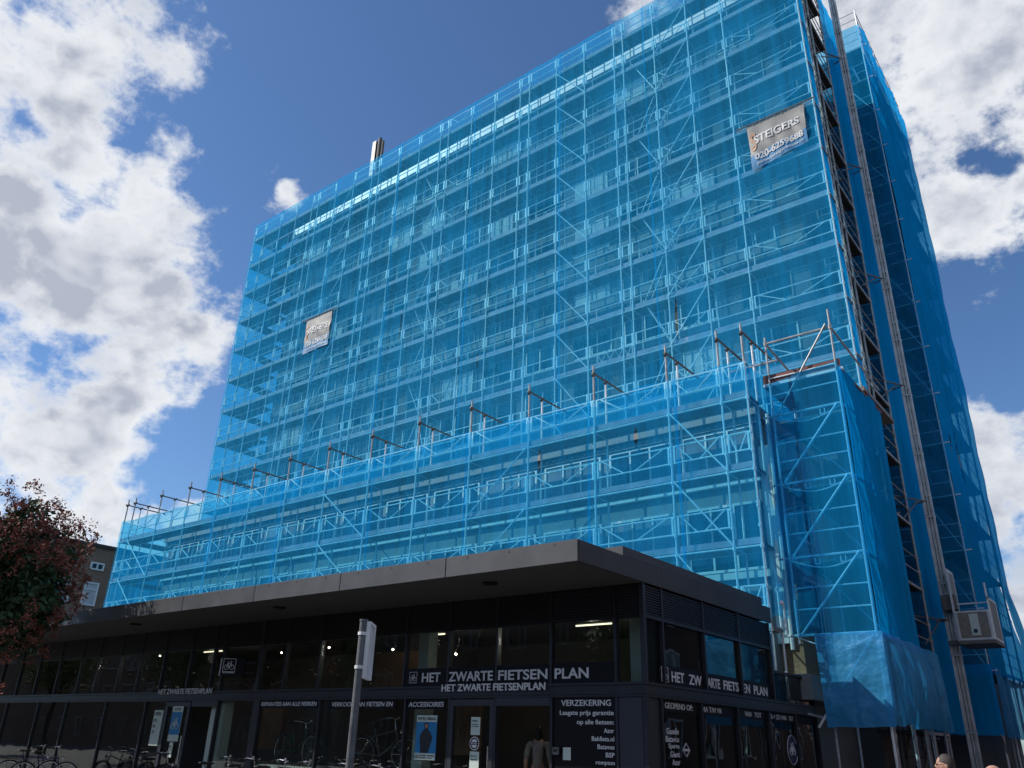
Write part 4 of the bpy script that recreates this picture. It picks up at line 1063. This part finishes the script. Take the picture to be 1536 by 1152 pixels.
# ---------- brick house at far left
bh = thing('brick_house', 'brown brick house with white windows rising behind the tree', 'building', (-58,26,0))
MB().box(-66,-55,12,44,0,12.75).build('wall', M['brick'], bh)
MB().box(-66.2,-54.8,11.8,44.2,12.75,12.95).build('roof', M['rooftar'], bh)
def bwin(y0, y1, z0, z1, bars):
    f = MB(); X = -55
    f.box(X+.003,X+.1,y0,y0+.1,z0,z1).box(X+.003,X+.1,y1-.1,y1,z0,z1).box(X+.003,X+.1,y0+.1,y1-.1,z0,z0+.1).box(X+.003,X+.1,y0+.1,y1-.1,z1-.1,z1)
    if bars == 'h': f.box(X+.003,X+.09,y0+.1,y1-.1,z0+(z1-z0)*.66,z0+(z1-z0)*.66+.08)
    else: f.box(X+.003,X+.09,(y0+y1)/2-.05,(y0+y1)/2+.05,z0+.1,z1-.1)
    fo_ = f.build('window', M['white'], bh)
    MB().box(X+.01,X+.03,y0+.1,y1-.1,z0+.1,z1-.1).build('pane', M['winglass'] if bars != 'h' else M['blind'], fo_)
for k in range(-3,7):
    y = 24.55+k*1.75
    bwin(y, y+.95, 8.95, 10.45, 'h'); bwin(y+.1, y+1.0, 11.25, 11.75, 'v'); bwin(y, y+.95, 5.6, 7.3, 'h')
settle(bh)

# ---------- trees
def leaf_cloud(mb, c, rad, n, size, seed, shell=.55, squash=(1,1,1), inside=None):
    rnd = random.Random(seed)
    for _ in range(n):
        while True:
            d = Vector((rnd.gauss(0,1), rnd.gauss(0,1), rnd.gauss(0,1))).normalized()
            r = shell+(1-shell)*rnd.random()**.7
            lob = .82+.42*noise.noise(d*1.9+Vector((seed,0,0)))+.22*noise.noise(d*4.3+Vector((0,seed,0)))
            p = Vector((d.x*rad*squash[0], d.y*rad*squash[1], d.z*rad*squash[2]))*(r*lob)
            if rad < .5 or noise.noise(p*1.1+Vector((seed,2,0))) > -.12: break
        p += Vector(c)
        a = Vector((rnd.gauss(0,1), rnd.gauss(0,1), rnd.gauss(0,1))).normalized(); b = a.orthogonal().normalized()
        b = (Matrix.Rotation(rnd.random()*6.28, 3, a) @ b); e = a.cross(b); s = size*(.6+.8*rnd.random())
        mb.add([p-b*s, p-e*s*.45, p+b*s, p+e*s*.45], [(0,1,2,3)])
def tree(name, lb, c, rad, base, n, lf, pods=None, seed=1, group=None):
    t = thing(name, lb, 'tree', (base[0],base[1],0), group)
    m = MB(); b = Vector((base[0],base[1],0)); top = Vector(c)+Vector((0,0,rad*.3)); fork = b.lerp(top, .45)
    m.tube(b, fork, .16, 10, .11)
    rnd = random.Random(seed+5)
    for k in range(9):
        d = Vector((rnd.gauss(0,1), rnd.gauss(0,1), rnd.gauss(.5,.7))).normalized(); q = Vector(c)+d*rad*.6
        mid = fork.lerp(q, .5)+Vector((rnd.gauss(0,.12), rnd.gauss(0,.12), .15))
        m.tube(fork, mid, .075, 6, .05); m.tube(mid, q, .05, 5, .018)
    m.build('trunk', M['bark'], t)
    cr = MB(); leaf_cloud(cr, c, rad, n, .10, seed, .35, (1,1,.95)); leaf_cloud(cr, c, rad*.8, n//2, .12, seed+3, .1)
    cr.build('crown', M[lf], t)
    if pods:
        pm_ = MB(); rnd = random.Random(seed+9)
        for _ in range(800):
            d = Vector((rnd.gauss(0,1), rnd.gauss(0,1), rnd.gauss(.28,.8))).normalized()
            lob = .84+.42*noise.noise(d*1.9+Vector((seed,0,0)))+.22*noise.noise(d*4.3+Vector((0,seed,0)))
            if noise.noise(d*2.6+Vector((7,seed,1))) < -.20+(-.35 if d.z > .35 else 0): continue
            p = Vector(c)+d*rad*lob*rnd.uniform(.93,1.1)
            leaf_cloud(pm_, p, rnd.uniform(.13,.30), 30, .046, rnd.random()*99, .2, (1,1,1.25))
        pm_.build('seed_pods', M[pods], t)
    settle(t); return t
tree('pod_tree', 'dark green tree with red brown seed pod clusters at the left edge', (-24.9,8.6,5.2), 2.5, (-25.5,8.3), 16000, 'leaf', 'pods', 3)
for k, (x, y) in enumerate(((-34,-2),(-46,-1),(-20,-8),(-60,0))):
    tree('street_tree', ['yellow green street tree mirrored in the left shop glass','yellow green street tree furthest left, mirrored in the shop glass','yellow green street tree nearest the opposite terrace, mirrored in glass','last yellow green street tree, mirrored behind the pod tree'][k], (x,y,5.9), 3.4, (x,y), 5200, 'leafy', None, 20+k)
tree('street_tree', 'distant green tree at the end of the side street, at the right edge', (-3.2,70,6.0), 5.2, (-3.2,70), 5000, 'leafy', None, 41)
gw = thing('backdrop_wall', 'made up brick wall blocking the bright sky under the distant tree', 'wall', (0,64,0))  # added wall, covers the pale sky below the tree crown
MB().box(-8,6.7,64,64.3,0,4.6).build('wall', M['brick'], gw); MB().box(-8.05,6.7,63.95,64.35,4.6,4.75).build('coping', M['conc'], gw); settle(gw)
# opposite terrace, seen as a reflection in the shop glass
ot = thing('opposite_terrace', 'brick terrace with white windows across the square, mirrored in the shop glass', 'building', (-20,-18,0))
MB().box(-260,25,-26,-17,0,11).build('wall', M['brickred'], ot)
MB().box(-260.2,25.2,-26.2,-16.7,11,11.3).build('roof', M['rooftar'], ot)
for r in range(3):
    for k in range(30):
        x = -100+k*4.1; z0 = 1+3.1*r
        f = MB().box(x,x+.12,-16.997,-16.9,z0,z0+1.8).box(x+1.38,x+1.5,-16.997,-16.9,z0,z0+1.8).box(x+.12,x+1.38,-16.997,-16.9,z0,z0+.12).box(x+.12,x+1.38,-16.997,-16.9,z0+1.68,z0+1.8).box(x+.7,x+.8,-16.997,-16.91,z0+.12,z0+1.68)
        fo_ = f.build('window', M['conc'], ot)
settle(ot)

sh = thing('side_street_house', 'plain brown brick house across the side street, mirrored in the side panes', 'building', (12,30,0))
MB().box(7,17,7,70,0,12).build('wall', M['brickred'], sh)
MB().box(6.8,17.2,6.8,70.2,12,12.3).build('roof', M['rooftar'], sh)
for r_ in range(3):
    for k in range(12):
        y = 9+k*4.6; z0 = 1+3.4*r_
        f = MB().box(6.9,6.997,y,y+.12,z0,z0+2).box(6.9,6.997,y+1.58,y+1.7,z0,z0+2).box(6.9,6.997,y+.12,y+1.58,z0,z0+.12).box(6.9,6.997,y+.12,y+1.58,z0+1.88,z0+2).box(6.91,6.997,y+.8,y+.9,z0+.12,z0+1.88)
        fo_ = f.build('window', M['white'], sh); MB().box(6.96,6.996,y+.12,y+1.58,z0+.12,z0+1.88).build('pane', M['winglass'], fo_)
settle(sh)
# ---------- traffic sign on its pole, seen nearly edge on
SPX, SPY = -5.16, 4.6
tsn = thing('traffic_sign', 'grey pole with a narrow sign seen almost edge on before the shop windows', 'traffic sign', (SPX,SPY,0))
MB().tube((SPX,SPY,0), (SPX,SPY,2.47), .031, 14).tube((SPX,SPY,2.47), (SPX,SPY,2.485), .035, 14).build('pole', M['polegrey'], tsn)
vd = Vector((-.74,.67,0)).normalized(); rd = Vector((.67,.74,0)).normalized()
pd = (vd*.98+rd*.17).normalized(); pn = Vector((pd.y,-pd.x,0))
def slab(m, a0, a1, t0, t1, z0, z1):
    o_ = Vector((SPX,SPY,0))+rd*.034
    q = [o_+pd*a+pn*t for a, t in ((a0,t0),(a1,t0),(a1,t1),(a0,t1))]
    m.add([(p.x,p.y,z0) for p in q]+[(p.x,p.y,z1) for p in q], [(0,3,2,1),(4,5,6,7),(0,1,5,4),(1,2,6,5),(2,3,7,6),(3,0,4,7)])
m_ = MB(); slab(m_, -.02,.26,-.004,.0,2.03,2.47); m_.build('plate', M['signgrey'], tsn)
m_ = MB()
slab(m_, -.02,.0,.0,.03,2.03,2.47); slab(m_, .24,.26,.0,.03,2.03,2.47); slab(m_, .0,.24,.0,.03,2.03,2.05); slab(m_, .0,.24,.0,.03,2.45,2.47); slab(m_, .09,.13,.0,.022,2.05,2.45)
m_.build('rim', M['galv'], tsn)
MB().tube((SPX,SPY,2.10), (SPX,SPY,2.125), .038, 14).build('clamp', M['galv'], tsn)
MB().tube((SPX,SPY,2.36), (SPX,SPY,2.385), .038, 14).build('clamp', M['galv'], tsn)
settle(tsn)
# ---------- bicycles
def bicycle(name, lb, loc, rz, paint, group, basket=False, upright=True, drop=False, tilt=0):
    t = thing(name, lb, 'bicycle', loc, group, rz)
    t.rotation_euler = (0, tilt, rz)
    P = lambda x, z, y=0: (x, y, z)
    fr = MB(); R = .345
    r0, bb, st_, hd0, hd1, f0 = P(-.52,R), P(-.06,.30), P(-.22,.86), P(.36,.62), P(.30,.84), P(.56,R)
    fr.tube(bb, st_, .017).tube(bb, hd0, .019).tube(hd0, hd1, .02)
    if drop or upright: fr.tube((st_[0]+.05,0,.72), hd1, .017)
    for s in (-.05,.05): fr.tube(r0[:1]+(s,)+r0[2:], (bb[0],s*.5,bb[2]), .011).tube((r0[0],s,r0[2]), (st_[0],0,.72), .010).tube((f0[0],s,f0[2]), (hd0[0],s*.8,.58), .012)
    fr.build('frame', M[paint], t)
    for nm, cx in (('wheel',-.52),('wheel',.56)):
        w_ = MB().torus((cx,0,R), (0,1,0), R-.025, .012, 26, 6)
        for k in range(12):
            a = 2*PI*k/12; w_.tube((cx,0,R), (cx+(R-.03)*math.cos(a),0,R+(R-.03)*math.sin(a)), .002, 3)
        w_.tube((cx,-.05,R), (cx,.05,R), .025, 8)
        wo = w_.build('wheel', M['chrome'], t)
        MB().torus((cx,0,R), (0,1,0), R, .022, 28, 8).build('tyre', M['rubber'], wo)
        mg = MB()
        for k in range(10):
            a0, a1 = math.radians(20+k*14), math.radians(34+k*14)
            mg.bar((cx+(R+.05)*math.cos(a0),0,R+(R+.05)*math.sin(a0)), (cx+(R+.05)*math.cos(a1),0,R+(R+.05)*math.sin(a1)), .05, .006)
        mg.build('mudguard', M[paint], t)
    hb = MB(); top = 1.05 if upright else .95
    hb.tube(hd1, (.26,0,top), .013)
    pts = [(.08,-.30,top+.02),(.22,-.27,top+.05),(.30,-.12,top+.03),(.27,0,top),(.30,.12,top+.03),(.22,.27,top+.05),(.08,.30,top+.02)]
    hb.path(pts, .011, 8); hb.build('handlebar', M['chrome'], t)
    for s in (-1,1): MB().tube((.16,s*.29,top+.035), (.04,s*.305,top+.015), .018, 8).build('grip', M['plastic'], t)
    MB().tube((.30,.13,top+.04), (.30,.13,top+.09), .03, 10).build('bell', M['chrome'], t)
    sa = MB(); sa.sphere((-.30,0,.96), .10, .085, .035); sa.sphere((-.16,0,.955), .13, .04, .03); sa.tube(st_, (-.25,0,.94), .013); sa.build('saddle', M['plastic'], t)
    ra = MB()
    for s in (-.06,0,.06): ra.tube((-.80,s,.74), (-.36,s,.74), .007)
    for s in (-.06,.06): ra.tube((-.55,s,.36), (-.62,s,.74), .006)
    ra.build('carrier', M['plastic'], t)
    cg_ = MB().box(-.45,.02,.045,.065,.24,.40); cg_.build('chain_guard', M['plastic'], t)
    MB().tube((.42,0,.82), (.47,0,.82), .045, 12, .05).build('headlight', M['chrome'], t)
    MB().tube((bb[0],-.09,bb[2]), (bb[0]+.11,-.09,bb[2]-.13), .01).tube((bb[0],.09,bb[2]), (bb[0]-.11,.09,bb[2]+.13), .01).box(bb[0]+.06,bb[0]+.16,-.19,-.09,bb[2]-.14,bb[2]-.12).box(bb[0]-.16,bb[0]-.06,.09,.19,bb[2]+.12,bb[2]+.14).build('pedals', M['plastic'], t)
    if basket:
        b = MB()
        for zz in (.80,.90,1.0): b.path([(.42,-.18,zz),(.72,-.18,zz),(.72,.18,zz),(.42,.18,zz),(.42,-.18,zz)], .006, 4)
        for q in range(6):
            b.tube((.42+.06*q,-.18,.8), (.42+.06*q,-.18,1.0), .004, 3).tube((.42+.06*q,.18,.8), (.42+.06*q,.18,1.0), .004, 3).tube((.72,-.18+.072*q,.8), (.72,-.18+.072*q,1.0), .004, 3)
        b.box(.42,.72,-.18,.18,.79,.8); b.build('basket', M['plastic'], t)
    return t
G = 'bicycles parked outside the shop front'
for lb, x, y, rz, pt, bk in (
  ('purple city bicycle parked furthest left by the shop',-27.6,12.0,1.2,'purple',False),
  ('blue city bicycle parked second from the left edge',-26.4,11.9,1.1,'bikeblue',False),
  ('black city bicycle parked before the left doorway',-20.8,12.1,1.4,'bikeblack',False),
  ('white handled grey bicycle parked left of the green window bicycle',-17.9,11.9,1.0,'bikegrey',False),
  ('white bicycle parked below the green window bicycle',-16.7,11.8,1.5,'bikewhite',False),
  ('black basket bicycle parked just left of the sign pole',-15.8,11.9,1.2,'bikeblack',True),
  ('grey basket bicycle parked close behind the sign pole',-14.9,11.8,.9,'bikegrey',True),
  ('teal bicycle parked just right of the sign pole',-13.7,11.9,1.3,'teal',False),
  ('dark red bicycle parked under the hiring poster',-12.7,11.9,1.5,'bikered',False)):
    bicycle('bicycle', lb, (x,y,0), rz, pt, G, bk)
bicycle('display_bicycle', 'green sport bicycle shown on the plinth in the shop window', (-17.55,13.85,.92), 0, 'bikegreen', None, False, False)
bicycle('display_bicycle', 'black upright bicycle shown in the window behind the sign pole', (-14.6,13.95,.92), .4, 'bikegrey', None, False, True)


# ---------- people
def skin_mesh(verts, edges, radii, sub=2):
    me = bpy.data.meshes.new('b'); me.from_pydata(verts, edges, []); me.update()
    ob = bpy.data.objects.new('b', me); COL.objects.link(ob)
    md = ob.modifiers.new('s', 'SKIN'); md.use_smooth_shade = True
    for v, r in zip(me.skin_vertices[0].data, radii): v.radius = (r, r) if isinstance(r, (int, float)) else r
    me.skin_vertices[0].data[0].use_root = True
    ss = ob.modifiers.new('d', 'SUBSURF'); ss.levels = sub; ss.render_levels = sub
    dg = bpy.context.evaluated_depsgraph_get()
    m2 = bpy.data.meshes.new_from_object(ob.evaluated_get(dg))
    vs = [v.co.copy() for v in m2.vertices]; fs = [tuple(p.vertices) for p in m2.polygons]
    bpy.data.objects.remove(ob); bpy.data.meshes.remove(me); bpy.data.meshes.remove(m2)
    return vs, fs
def person(lb, loc, rz, H=1.78, hair='hairgrey', hairlen=0, shirt='shirt', glasses=False, bald=False):
    t = thing('person', lb, 'person', loc, None, rz); k = H/1.78
    def S(*p): return tuple(c*k for c in p)
    # faces +x
    V = [(0,0,.95),(0,0,1.12),(.0,0,1.32),(-.01,0,1.46),(.0,0,1.545)]; E_ = [(0,1),(1,2),(2,3),(3,4)]; Rr = [(.15,.11),(.14,.10),(.165,.11),(.09,.075),(.058,.058)]
    for s in (1,-1):
        b = len(V)
        V += [(0,s*.10,.90),(.03,s*.105,.50),(-.01,s*.11,.09),(.13,s*.13,.035)]; E_ += [(0,b),(b,b+1),(b+1,b+2),(b+2,b+3)]; Rr += [.095,.062,.042,.038]
        b = len(V)
        V += [(-.01,s*.18,1.43),(-.03,s*.24,1.14),(.07,s*.25,.90),(.085,s*.25,.85)]; E_ += [(3,b),(b,b+1),(b+1,b+2),(b+2,b+3)]; Rr += [.062,.044,.031,.034]
        h = b+3
        for q, (dy, L_) in enumerate(((-.028,.07),(-.009,.082),(.010,.078),(.028,.06))):
            c = len(V); V += [(.10,s*.25+dy,.80),(.115,s*.25+dy,.80-L_*.6),(.105,s*.25+dy,.80-L_)]; E_ += [(h,c),(c,c+1),(c+1,c+2)]; Rr += [.010,.009,.008]
        c = len(V); V += [(.125,s*.25-s*.03,.83),(.14,s*.25-s*.035,.79)]; E_ += [(h,c),(c,c+1)]; Rr += [.012,.010]
    vs, fs = skin_mesh([S(*v) for v in V], E_, [tuple(k*q for q in r) if isinstance(r, tuple) else r*k for r in Rr])
    body = MB(); body.add(vs, fs)
    hd = MB(); cz = 1.655
    hd.sphere((0,0,0), 1, nu=28, nv=20)
    hv = []
    for p in hd.v:
        x, y, z = p
        X = x*.098; Y_ = y*.076; Z = z*.118
        if z < -.15: Y_ *= 1-.30*min(1,(-z-.15)/.85); X *= 1-.12*(-z-.15)
        if x > .5 and abs(y) < .28 and -.28 < z < .22: X += .026*(1-abs(y)/.28)*(1-abs((z+.12))/.36 if z > -.12 else max(0,1-(-.12-z)/.16))
        if x > .6 and .15 < abs(y) < .6 and -.02 < z < .25: X -= .008
        if x > .6 and abs(y) < .35 and -.56 < z < -.40: X += .006
        if x > .4 and abs(y) < .4 and z < -.75: X += .014
        hv.append(((X+.012)*k, Y_*k, (Z+cz)*k))
    body.add(hv, hd.f)
    for s in (1,-1): body.sphere((0.0, s*.078*k, (cz-.005)*k), .022*k, .010*k, .034*k, 8, 6)
    body.build('body', M['skin'], t, True)
    ey = MB()
    for s in (1,-1): ey.sphere((.098*k, s*.032*k, (cz+.012)*k), .010*k, .014*k, .008*k, 8, 6)
    ey.build('eyes', M['hairdark'], t)
    if not bald:
        hh = MB(); sp = MB().sphere((0,0,0), 1, nu=26, nv=18)
        vs2 = []
        for (x, y, z) in sp.v:
            q = 1.0+.05*noise.noise((x*5,y*5,z*5))+.05*noise.noise((x*17,y*17,z*9))
            zz = z
            if hairlen == 0:
                lim = .30 if x > .35 else (-.05 if x > -.2 else -.55)
                lim = .30 if x > .35 else .30+(x-.35)*1.0 if x > -.4 else -.45
                zz = max(z, lim*.9)
            else:
                zz = max(z, .40) if x > .25 else z*(1.0 if z > 0 else 1.0+hairlen)
            vs2.append(((x*.104*q*(1 if hairlen == 0 or x < 0 else .9)-.002)*k, y*.085*q*k, (zz*.126*q+cz+.006)*k))
        hh.add(vs2, sp.f); hh.build('hair', M[hair], t, True)
    if glasses:
        g = MB()
        for s in (1,-1): g.torus((.112*k, s*.034*k, (cz+.012)*k), (1,0,0), .021*k, .0025*k, 14, 4).tube((.11*k, s*.056*k, (cz+.015)*k), (.0, s*.08*k, (cz+.012)*k), .002*k)
        g.build('glasses', M['plastic'], t)
    # clothes a little larger than the body
    Vs = [V[i] for i in (0,1,2,3)]; Es = [(0,1),(1,2),(2,3)]; Rs = [(.165,.125),(.157,.118),(.180,.124),(.098,.085)]
    for s in (1,-1):
        b = len(Vs); Vs += [(-.01,s*.18,1.43),(-.03,s*.24,1.16)]; Es += [(3,b),(b,b+1)]; Rs += [.075,.058]
    vs, fs = skin_mesh([S(*v) for v in Vs], Es, [tuple(k*q for q in r) if isinstance(r, tuple) else r*k for r in Rs]); m = MB(); m.add(vs, fs); m.build('shirt', M[shirt], t, True)
    Vs = [(0,0,.98)]; Es = []; Rs = [(.155,.118)]
    for s in (1,-1):
        b = len(Vs); Vs += [(0,s*.10,.88),(.03,s*.105,.50),(-.01,s*.11,.10)]; Es += [(0,b),(b,b+1),(b+1,b+2)]; Rs += [.108,.078,.062]
    vs, fs = skin_mesh([S(*v) for v in Vs], Es, [tuple(k*q for q in r) if isinstance(r, tuple) else r*k for r in Rs]); m = MB(); m.add(vs, fs); m.build('trousers', M['trousers'], t, True)
    m = MB()
    for s in (1,-1): m.sphere((.06*k,s*.12*k,.045*k), .14*k, .05*k, .045*k, 10, 6)
    m.build('shoes', M['plastic'], t, True)
    return t
person('man with short grey hair and glasses passing the scaffold legs at lower right', (-2.24,10.77,0), math.radians(195), 1.60, 'hairgrey', 0, 'shirt', True)
person('bald person at the lower right edge, only the crown of the head showing', (-1.46,8.88,0), math.radians(200), 1.53, shirt='shirtpale', bald=True)
person('person with dark hair and pale top inside the open shop doorway', (-10.42,14.25,.06), math.radians(118), 1.86, 'hairdark', .9, 'shirtpale')
